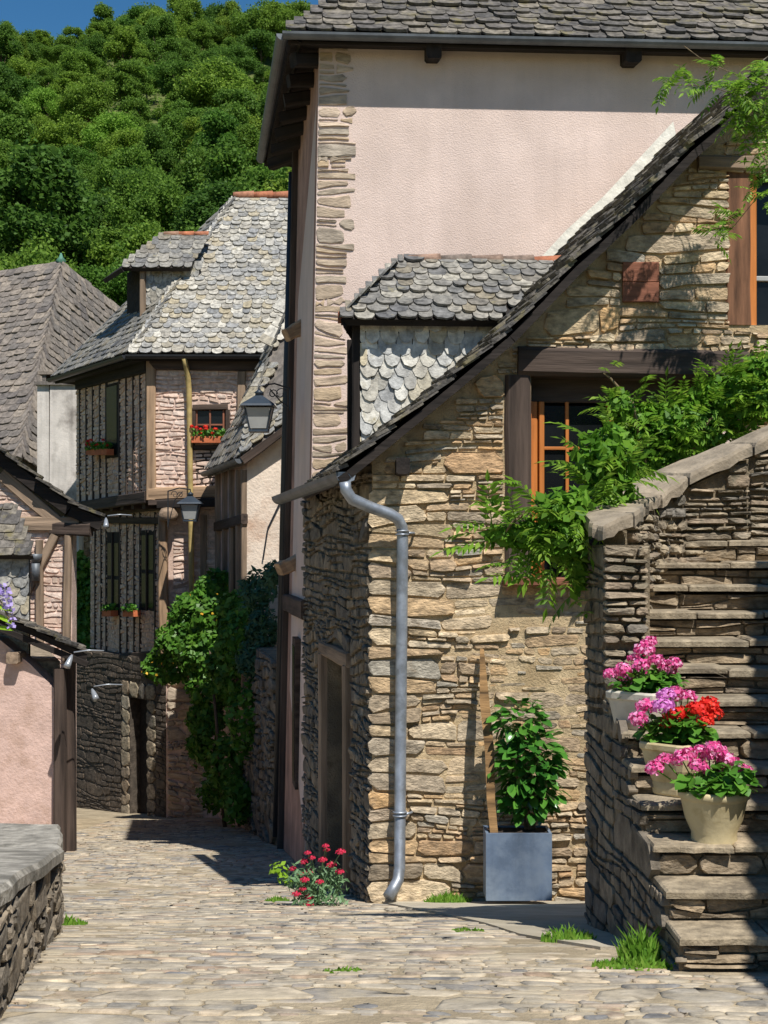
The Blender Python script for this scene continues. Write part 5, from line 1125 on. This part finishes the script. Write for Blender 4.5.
spot(P(72, 655, 15.8), (-.25, -.5, -.8), 'white spotlight on an arm at the slate eave above the post')
spot(P(92, 689, 16.6), (.35, -.45, -.6), 'white spotlight beside the dark doorway below the slate eave')
spot(P(106, 518, 19.5), (.1, -.5, -.8), 'tiny white spotlight at the verge tip of the timber gable')

# ================================================================== PLANKS, PLANTERS, POTS
bd = thing('wooden_stake', 'split wooden stake leaning on the stone wall behind the planter', 'stake', P(513, 832, 10.3))
m = MB(); path = [P(493, 840, 10.1), P(490, 800, 10.16), P(489, 750, 10.25), P(485, 700, 10.36), P(482, 649, 10.46)]
vs = []
for i, p in enumerate(path):
    w0 = [.028, .03, .034, .036, .014][i]; j = R.uniform(-.012, .012); vs += [p + V((-w0 + j, -.02, 0)), p + V((w0 + j, -.025, 0)), p + V((w0 * .8 + j, .015, 0)), p + V((-w0 * .9 + j, .02, 0))]
m.add(vs, [(i * 4 + k, i * 4 + (k + 1) % 4, i * 4 + 4 + (k + 1) % 4, i * 4 + 4 + k) for i in range(4) for k in range(4)] + [(3, 2, 1, 0), (16, 17, 18, 19)])
m.build('plank', M['wood_stick'], bd)

pl = thing('planter_shrub', 'glossy green shrub in a square grey metal planter against the stone wall', 'planter', P(519, 897, 10.25))
z1 = P(519, 832, 10.1).z; bx0, bx1 = P(486, 0, 10.05).x, P(552, 0, 10.05).x; by0, by1 = 10.05, 10.34; zb_ = P(0, 899, 10.1).z
m = MB(); th = .02
for lo, hi in (((bx0, by0, zb_), (bx1, by0 + th, z1)), ((bx0, by1 - th, zb_), (bx1, by1, z1)), ((bx0, by0 + th, zb_), (bx0 + th, by1 - th, z1)), ((bx1 - th, by0 + th, zb_), (bx1, by1 - th, z1))): m.box(lo, hi)
m.build('planter_box', M['galv'], pl)
MB().box((bx0 + th, by0 + th, zb_ + .02), (bx1 - th, by1 - th, z1 - .012)).build('soil', M['soil'], pl)
rc = random.Random(77); cx = P(530, 0, 10.25).x
stems = MB()
for k in range(7):
    t = V((cx + rc.uniform(-.2, .18), 10.25 + rc.uniform(-.12, .1), z1 + rc.uniform(.45, .95))); stems.tube([V((cx + rc.uniform(-.04, .04), 10.25, z1 - .08)), V((cx, 10.25, z1 + .2)).lerp(t, .4), t], [.012, .009, .004], 5)
stems.build('stems', M['stem'], pl, True)
lms = [leafmesh('leaf', .1, .062, M['camellia'], .25, .2), leafmesh('leaf', .09, .058, M['camellia'], .3, .35), leafmesh('leaf', .11, .064, M['camellia'], .15, .25)]
blobs = [(V((cx - .08, 10.25, z1 + .78)), (.17, .15, .17)), (V((cx + .02, 10.22, z1 + .55)), (.19, .17, .22)), (V((cx + .05, 10.22, z1 + .35)), (.18, .17, .2)), (V((cx - .08, 10.24, z1 + .42)), (.17, .16, .25)), (V((cx - .02, 10.25, z1 + .2)), (.18, .15, .12)), (V((cx + .16, 10.22, z1 + .5)), (.06, .08, .1))]
pt_, dd_ = blob_points(blobs, 640, shell=.45)
for i in range(640):
    d = V(dd_[i]) + V((rc.uniform(-.6, .6), rc.uniform(-.7, .3), rc.uniform(-.5, .4))); p = V(pt_[i])
    Mo = orient(p, (d.x, d.y - .2, d.z * .5 - .15), rc.uniform(-.7, .7), rc.uniform(.75, 1.2))
    if i < 300: link('leaf', lms[i % 3], pl, Mo)
    elif i == 300: inner = [Mo]
    else: inner.append(Mo)
mm = MB()
src = lms[0]; sv = [v.co.copy() for v in src.vertices]; sf = [tuple(p.vertices) for p in src.polygons]
for Mo in inner: mm.add([Mo @ q for q in sv], sf)
mm.build('inner_leaves', M['camellia'], pl, True, 'stuff')

def merged(meshes, mats, name, mat, parent):
    mm = MB()
    for me, Mo in zip(meshes, mats): mm.add([Mo @ v.co for v in me.vertices], [tuple(p.vertices) for p in me.polygons])
    return mm.build(name, mat, parent, True, 'stuff')
heads = {c: [bloom_mesh('flower_head', .05, 150, .02, M[c]), bloom_mesh('flower_head', .043, 120, .019, M[c], .85)] for c in ('pink', 'lilac', 'scarlet')}
rg2 = random.Random(9)
def geranium(base, R0, R1, H, sq, mat, hd, label, spread, lname):
    t = thing('potted_geranium', label, 'potted plant', base, 'geranium pots on the steps'); b = V(base)
    prof = [(R1 * .9, 0), (R1 * .97, .01), (R1, .03), (R1 * .985, .06), ((R1 + R0) / 2, H * .5), (R0 * .95, H * .82), (R0 * .97, H * .85), (R0 * 1.03, H * .88), (R0 * 1.04, H * .97), (R0 * 1.0, H), (R0 * .9, H), (R0 * .88, H * .9)]
    m = MB(); m.lathe(b, prof, 44 if not sq else 32, .007 if not sq else 0, sq); m.build('pot', M[mat], t, not sq)
    MB().lathe(b, [(R0 * .86, H * .86), (R0 * .86, H * .9)], 20, 0, sq).build('soil', M['soil'], t)
    top = b + V((0, 0, H))
    bl = [(top + V((rg2.uniform(-.7, .7) * R0, rg2.uniform(-.6, .4) * R0, rg2.uniform(.02, .08))), (R0 * .5, R0 * .5, .056)) for _ in range(7)]
    p, d = blob_points(bl, 260, shell=.3); rr = random.Random(3)
    ms, Ms = [], []
    lm = leafmesh(lname, .048, .054, M['geranium'], .25, .3)
    for i in range(len(p)):
        Mo = orient(p[i], (d[i][0] + rr.uniform(-.5, .5), d[i][1] - .3 + rr.uniform(-.5, .5), rr.uniform(-.5, .5)), rr.uniform(-.6, .6), rr.uniform(.7, 1.2))
        if i < 90: link('leaf', lm, t, Mo)
        else: ms.append(lm); Ms.append(Mo)
    merged(ms, Ms, 'inner_leaves', M['geranium'], t)
    stx = MB()
    for (dx, dz, c, s) in hd:
        q = top + V((dx, rg2.uniform(-.065, .05), dz)); s *= .98; link('flower_head', heads[c][rg2.randrange(2)], t, Matrix.Translation(q) @ Matrix.Rotation(rg2.uniform(0, 6), 4, 'Z') @ Matrix.Rotation(rg2.uniform(-.4, .4), 4, 'X') @ Matrix.Scale(s, 4))
        stx.tube([top + V((dx * .5, 0, 0)), top + V((dx * .8, q.y - top.y, dz * .6)), q], .003, 4)
    stx.build('flower_stalks', M['geranium'], t, False, 'stuff')
def W(x0, y0, dps):  # flower positions: pixel offsets from the pot rim centre at a distance
    return lambda lst: [((x - x0) / F * dps, (y0 - y) / F * dps, c, s) for (x, y, c, s) in lst]
w1 = W(712, 788, 7.2 * K)
geranium(P(714, 846, 7.28 * K), .178 * K, .118 * K, .295 * K, False, 'pot', w1([(653, 768, 'pink', 1), (664, 760, 'pink', .8), (678, 756, 'pink', 1), (695, 765, 'pink', 1.05), (700, 750, 'pink', .7), (713, 748, 'pink', 1), (709, 756, 'pink', .8), (728, 762, 'pink', 1.05), (737, 768, 'pink', .9), (722, 772, 'pink', .7), (688, 752, 'pink', .7)]), 'round ribbed cream pot of pink geraniums, nearest of the three', .2, 'leaf')
w2 = W(668, 742, 7.65 * K)
geranium(P(676, 794, 7.7 * K), .165 * K, .11 * K, .29 * K, True, 'pot', w2([(628, 718, 'pink', 1), (640, 708, 'pink', 1), (652, 705, 'lilac', 1.05), (657, 695, 'lilac', .9), (668, 694, 'pink', .9), (682, 698, 'pink', .9), (666, 715, 'scarlet', 1), (676, 716, 'scarlet', 1), (690, 710, 'scarlet', 1), (704, 706, 'scarlet', 1.05), (708, 716, 'scarlet', .95), (660, 725, 'scarlet', .8), (634, 724, 'pink', .8), (696, 722, 'scarlet', .8)]), 'square cream pot of scarlet and lilac geraniums, middle of the three', .2, 'leaf')
w3 = W(646, 690, 8.1 * K)
geranium(P(645, 752, 8.12 * K), .185 * K, .12 * K, .36 * K, True, 'pot_white', w3([(613, 675, 'pink', .8), (624, 670, 'pink', 1), (628, 678, 'pink', .9), (640, 665, 'pink', 1), (645, 650, 'pink', 1.05), (652, 643, 'pink', .8), (655, 660, 'pink', .9), (668, 668, 'pink', 1.05), (674, 663, 'pink', .9), (636, 660, 'pink', .8)]), 'white square pot of pink geraniums, furthest up the steps', .2, 'leaf')

# window boxes on the half-timbered house
def winbox(a, b, red, label):
    a, b = V(a), V(b); t = thing('window_box', label, 'window box', (a + b) / 2); L = (b - a).length; fr = Frame(a, b - a)
    MB().obox(fr, 0, L, -.06, .05, 0, .14).build('trough', M['terracotta'], t)
    n = max(3, int(L / .07)); p = np.array([tuple(fr.pt(R.uniform(0, L), R.uniform(.04, .17), R.uniform(0, .18))) for _ in range(n * 22)])
    v, q = leaf_cloud(p, NP.normal(size=p.shape) + np.array([0, -.5, .6]), .06, .8); o = link('foliage', npmesh('foliage', v, q, M['geranium']), t); o['kind'] = 'stuff'
    if red:
        for k in range(n): link('flower_head', heads['scarlet'][k % 2], t, Matrix.Translation(fr.pt(R.uniform(0, L), R.uniform(.1, .22), R.uniform(.05, .18))) @ Matrix.Scale(.8, 4))
    return t
winbox(HF.pt(*HF.px(193, 440), .06), HF.pt(*HF.px(228, 440), .06), True, 'terracotta window box of red flowers under the lit upper window')
winbox(HL.pt(*HL.px(96, 452), .06), HL.pt(*HL.px(117, 452), .06), True, 'window box with a few red flowers on the shaded side wall')
winbox(ML.pt(*ML.px(112, 613), .06), ML.pt(*ML.px(121, 613), .06), False, 'small terracotta pot with leaves on the middle floor sill, left one')
winbox(ML.pt(*ML.px(134, 613), .08), ML.pt(*ML.px(145, 613), .08), False, 'terracotta pot with green plant on the middle floor sill, right one')

# ================================================================== CLIMBERS AND PLANTS
rv = random.Random(55)
fm = [frondmesh('leaf', .24, 5, .09, .032, M['wisteria'], rv), frondmesh('leaf', .2, 4, .085, .034, M['wisteria'], rv), frondmesh('leaf', .26, 6, .09, .03, M['wisteria'], rv)]
wist = thing('wisteria', 'bright green wisteria spilling over the stair parapet in front of the window', 'climbing plant', P(600, 560, 7.2))
wb0 = [(P(735, 402, 12.8), (.45, .18, .28)), (P(690, 428, 12.8), (.43, .2, .32)), (P(645, 440, 12.8), (.4, .18, .35)), (P(606, 462, 9.3), (.22, .18, .25)), (P(566, 512, 8.95), (.2, .16, .17)), (P(610, 500, 9.3), (.2, .12, .2)), (P(556, 540, 8.95), (.2, .15, .15)), (P(660, 470, 12.8), (.47, .12, .25)), (P(525, 535, 8.95), (.15, .12, .11)), (P(765, 380, 12.8), (.28, .18, .28)), (P(620, 405, 12.6), (.13, .1, .16)), (P(577, 570, 9.0), (.07, .08, .18)), (P(500, 535, 8.95), (.12, .1, .06))]
wb = [(c * K, tuple(q * K for q in r)) for c, r in wb0]
fol = foliage('inner_foliage', wb, 7000, .078, M['wist_in'], wist, .5, .3, .4)
pp_, dd_ = blob_points(wb, 340, shell=.75)
extra = [(470, 540, -1), (484, 530, -1), (496, 548, -1), (478, 552, -1), (505, 505, -1), (515, 488, -.5), (600, 378, 0), (607, 372, .2), (640, 388, 0), (750, 365, .3), (540, 585, -.5), (580, 620, 0), (570, 610, 0), (505, 570, -.6), (520, 582, -.5)]
k = 0
for i in range(300):
    if i < len(extra): x, y, s = extra[i]; p = P(x + 6, y - 6, (9.0 if x < 590 else 12.6) * K); d = V((s - .1, -.5, .15))
    else: p = V(pp_[i]); d = V(dd_[i]) + V((rv.uniform(-.7, .5), rv.uniform(-.9, .0), rv.uniform(-.1, .7)))
    link('leaf', fm[rv.randrange(3)], wist, orient(p, d, rv.uniform(-.5, .5), K * rv.uniform(.75, 1.15)))
m = MB()
for (x, y, d, x2, y2) in ((600, 540, 9.2, 560, 500), (640, 500, 12.8, 640, 440), (660, 500, 12.8, 720, 410), (560, 500, 9.0, 500, 540), (640, 440, 12.7, 602, 372)):
    a, b = P(x, y, d * K), P(x2, y2, d * K - .1); m.tube([a, a.lerp(b, .4) + V((.05, 0, .08)), a.lerp(b, .8) + V((0, -.03, .05)), b], [.018, .013, .008, .003], 6)
m.build('stems', M['stem'], wist, True)
# trailing climber at the upper right
tv = thing('trailing_climber', 'trailing wisteria strands hanging in from the top right corner', 'climbing plant', P(768, 130, 9.9))
m = MB()
strands = [[(790, 105), (745, 98), (715, 88), (690, 85), (664, 85)], [(790, 90), (750, 80), (720, 68), (700, 58), (684, 46)], [(790, 120), (750, 112), (738, 140), (730, 165)], [(780, 180), (755, 200), (735, 225), (722, 238)], [(790, 80), (765, 70), (755, 72)], [(745, 118), (730, 135), (726, 152)], [(755, 120), (742, 145)]]
for s in strands: m.tube([P(x, y, 9.85 + .004 * (790 - x)) for x, y in s], .0035, 4)
m.build('stems', M['stem'], tv)
sp = [(668, 86), (676, 84), (694, 82), (706, 84), (722, 84), (727, 92), (735, 82), (742, 90), (750, 78), (758, 84), (765, 75), (720, 64), (738, 96), (748, 104), (756, 96), (764, 102), (742, 112), (752, 118), (760, 116), (768, 112), (748, 128), (758, 132), (766, 128), (755, 150), (765, 155), (760, 170), (768, 176), (756, 194), (764, 200), (728, 222), (722, 232), (716, 238), (732, 214), (730, 122), (768, 90), (770, 140), (772, 66), (745, 140), (760, 72)]
for (x, y) in sp * 5:
    link('leaf', fm[rv.randrange(3)], tv, orient(P(x + rv.uniform(-6, 6), y + rv.uniform(-5, 5), 9.85 + rv.uniform(-.12, .12)), (rv.uniform(-1, .6), rv.uniform(-1, .1), rv.uniform(-.6, .5)), rv.uniform(-.6, .6), rv.uniform(.4, .75)))
# bush / climber over the garden wall
cb = thing('flowering_climber', 'big sunlit climbing shrub hanging over the garden wall in the street', 'shrub', P(235, 700, 21.5))
bb = [(P(218, 590, 22.7), (.4, .3, .35)), (P(200, 612, 22.6), (.5, .4, .38)), (P(184, 642, 22.6), (.5, .35, .4)), (P(166, 668, 22.8), (.4, .25, .28)), (P(208, 652, 22.5), (.5, .35, .45)), (P(213, 688, 22.5), (.45, .3, .38)), (P(206, 718, 22.5), (.32, .25, .3)), (P(198, 745, 22.5), (.2, .2, .25)), (P(243, 640, 20.6), (.4, .4, .5)), (P(236, 606, 21.1), (.3, .25, .25)), (P(183, 608, 22.7), (.18, .15, .12)), (P(232, 670, 21.6), (.4, .3, .5))]
foliage('foliage', bb, 11000, .115, M['bush'], cb, .62, .6, .4)
foliage('feathery_foliage', [(P(258, 590, 20.2), (.3, .25, .3)), (P(262, 630, 20.0), (.25, .25, .4)), (P(272, 575, 18.5), (.12, .2, .2)), (P(255, 660, 20), (.3, .3, .3))], 1800, .13, M['blue_leaf'], cb, .35, .4, .3)
foliage('blossom', [(P(165, 668, 22.2), (.4, .15, .2)), (P(215, 600, 22.0), (.5, .2, .3)), (P(156, 682, 22.3), (.2, .12, .12))], 14, .045, M['golden'], cb, .9, .8, .2)
foliage('trailing_foliage', [(P(208, 740, 22.3), (.3, .2, .5)), (P(215, 790, 22.2), (.3, .2, .4)), (P(228, 770, 21.4), (.35, .3, .6)), (P(245, 720, 20.0), (.3, .3, .6)), (P(238, 800, 20.4), (.25, .3, .4))], 2200, .12, M['bush'], cb, .6, .4, .2)
m = MB()
for x in (210, 225, 240): m.tube([P(x + 15, 830, 21.8), P(x + 8, 740, 21.9), P(x, 650, 22)], [.035, .03, .015], 6)
m.build('stems', M['bark'], cb, True)
iy = thing('ivy', 'green ivy covering the wall in the gap between the timber houses', 'climbing plant', P(85, 650, 28.6))
foliage('foliage', [(P(84, 625, 28.7), (.35, .25, .6)), (P(80, 575, 28.7), (.25, .2, .5)), (P(92, 600, 28.6), (.3, .2, .5)), (P(82, 655, 28.4), (.3, .25, .5))], 2200, .15, M['bush'], iy, .7, .5, .3)
# valerian by the doorway
va = thing('red_valerian', 'red flowering valerian clump at the foot of the stone house corner', 'flowering plant', P(318, 905, 10.15))
vb = [(P(318, 885, 10.15), (.2, .17, .14)), (P(300, 878, 10.1), (.13, .12, .12)), (P(335, 880, 10.2), (.1, .1, .14)), (P(318, 900, 10.1), (.22, .17, .06))]
foliage('foliage', vb, 700, .055, M['grey_leaf'], va, .3, .2, .4); foliage('side_shoots', [(P(278, 868, 10.1), (.08, .06, .06)), (P(285, 878, 10.1), (.08, .06, .04))], 60, .05, M['lime_leaf'], va, .5, .3, .4)
hv = [bloom_mesh('flower_head', .034, 60, .018, M['valerian'], .8)]
m = MB()
for (x, y) in ((308, 853), (327, 850), (312, 858), (323, 860), (304, 862), (341, 852), (332, 865), (340, 872), (309, 872), (301, 874), (305, 880), (293, 869), (320, 882), (310, 897), (303, 889), (297, 894), (309, 905), (326, 846)):
    p = P(x, y, 10.05 + R.uniform(-.05, .1)); link('flower_head', hv[0], va, Matrix.Translation(p) @ Matrix.Scale(R.uniform(.7, 1.15), 4)); m.tube([P(318, 903, 10.15), P((x + 318) / 2, (y + 890) / 2, 10.12), p], .004, 4)
m.build('stalks', M['grey_leaf'], va, False, 'stuff')
# grass tufts
def tuft(cx, cy, rx, n, h, label, mat='grass'):
    t = []; v = []; f = []
    for i in range(n):
        a = R.uniform(0, 6.28); q = math.sqrt(R.random()); x, y = cx + rx * q * math.cos(a), cy + rx * .6 * q * math.sin(a); z = g(y) + .0
        hh = h * R.uniform(.4, 1.2) * (1.15 - q * .6); l = R.uniform(-.5, .5) * hh; ly = R.uniform(-.4, .3) * hh; w_ = .004 + .004 * R.random(); k = len(v)
        v += [(x - w_, y, z), (x + w_, y, z), (x + w_ * .8 + l * .35, y + ly * .35, z + hh * .6), (x - w_ * .8 + l * .35, y + ly * .35, z + hh * .6), (x + l, y + ly, z + hh)]; f += [(k, k + 1, k + 2, k + 3), (k + 3, k + 2, k + 4)]
    o = MB().add(v, f).build('grass_tuft', M[mat], None); tag(o, label, 'grass', 'grass tufts in the paving'); return o
def at(x, y):
    d = next(q for q in np.arange(3, 25, .02) if g(q) / q > (HY - y) / F); return ((x - 384) / F * d, d)
for (x, y, rx, n, h, lab) in ((640, 962, .08, 200, .15, 'tall grass tuft at the foot of the shaded stair flank'), (634, 968, .17, 260, .045, 'short grass spreading in front of the tall tuft by the stair'),
        (568, 942, .12, 240, .07, 'grass tuft at the far end of the shaded stair flank'), (448, 904, .17, 420, .09, 'low green weeds at the wall foot beside the downpipe'),
        (735, 966, .13, 200, .045, 'grass at the foot of the lowest stair step'), (467, 932, .08, 90, .025, 'thin moss grass along the edge of the concrete apron'),
        (277, 902, .1, 90, .05, 'weeds beside the valerian clump in the street'), (68, 925, .1, 110, .05, 'dry weeds at the foot of the low wall'), (345, 972, .08, 60, .02, 'faint green weeds between the cobbles')):
    tuft(*at(x, y), rx, n, h, lab)
# wisteria blossom at the left edge
bl = thing('wisteria_spray', 'lilac wisteria blossom with lime leaves at the left edge', 'climbing plant', P(-6, 600, 7.0))
foliage('blossom', [(P(3, 590, 7.0), (.05, .05, .05)), (P(8, 605, 7.0), (.035, .04, .06)), (P(10, 622, 7.0), (.03, .03, .04))], 90, .022, M['violet'], bl, .9, .3, .2)
lf_ = leafmesh('leaf', .11, .045, M['lime_leaf'], .2, .2)
for (x, y, dx, dz) in ((-8, 606, 1, -.1), (-8, 628, 1, .05), (-6, 615, 1, -.3)): link('leaf', lf_, bl, orient(P(x, y, 7.0), (dx, -.1, dz), .4, 1))
MB().tube([V((-2.25, 6.75, -1.5)), V((-2.3, 6.85, -.7)), P(-60, 560, 7.2), P(-20, 585, 7.0), P(0, 600, 7.0), P(12, 625, 7.0)], .004, 5).build('stem', M['stem'], bl)
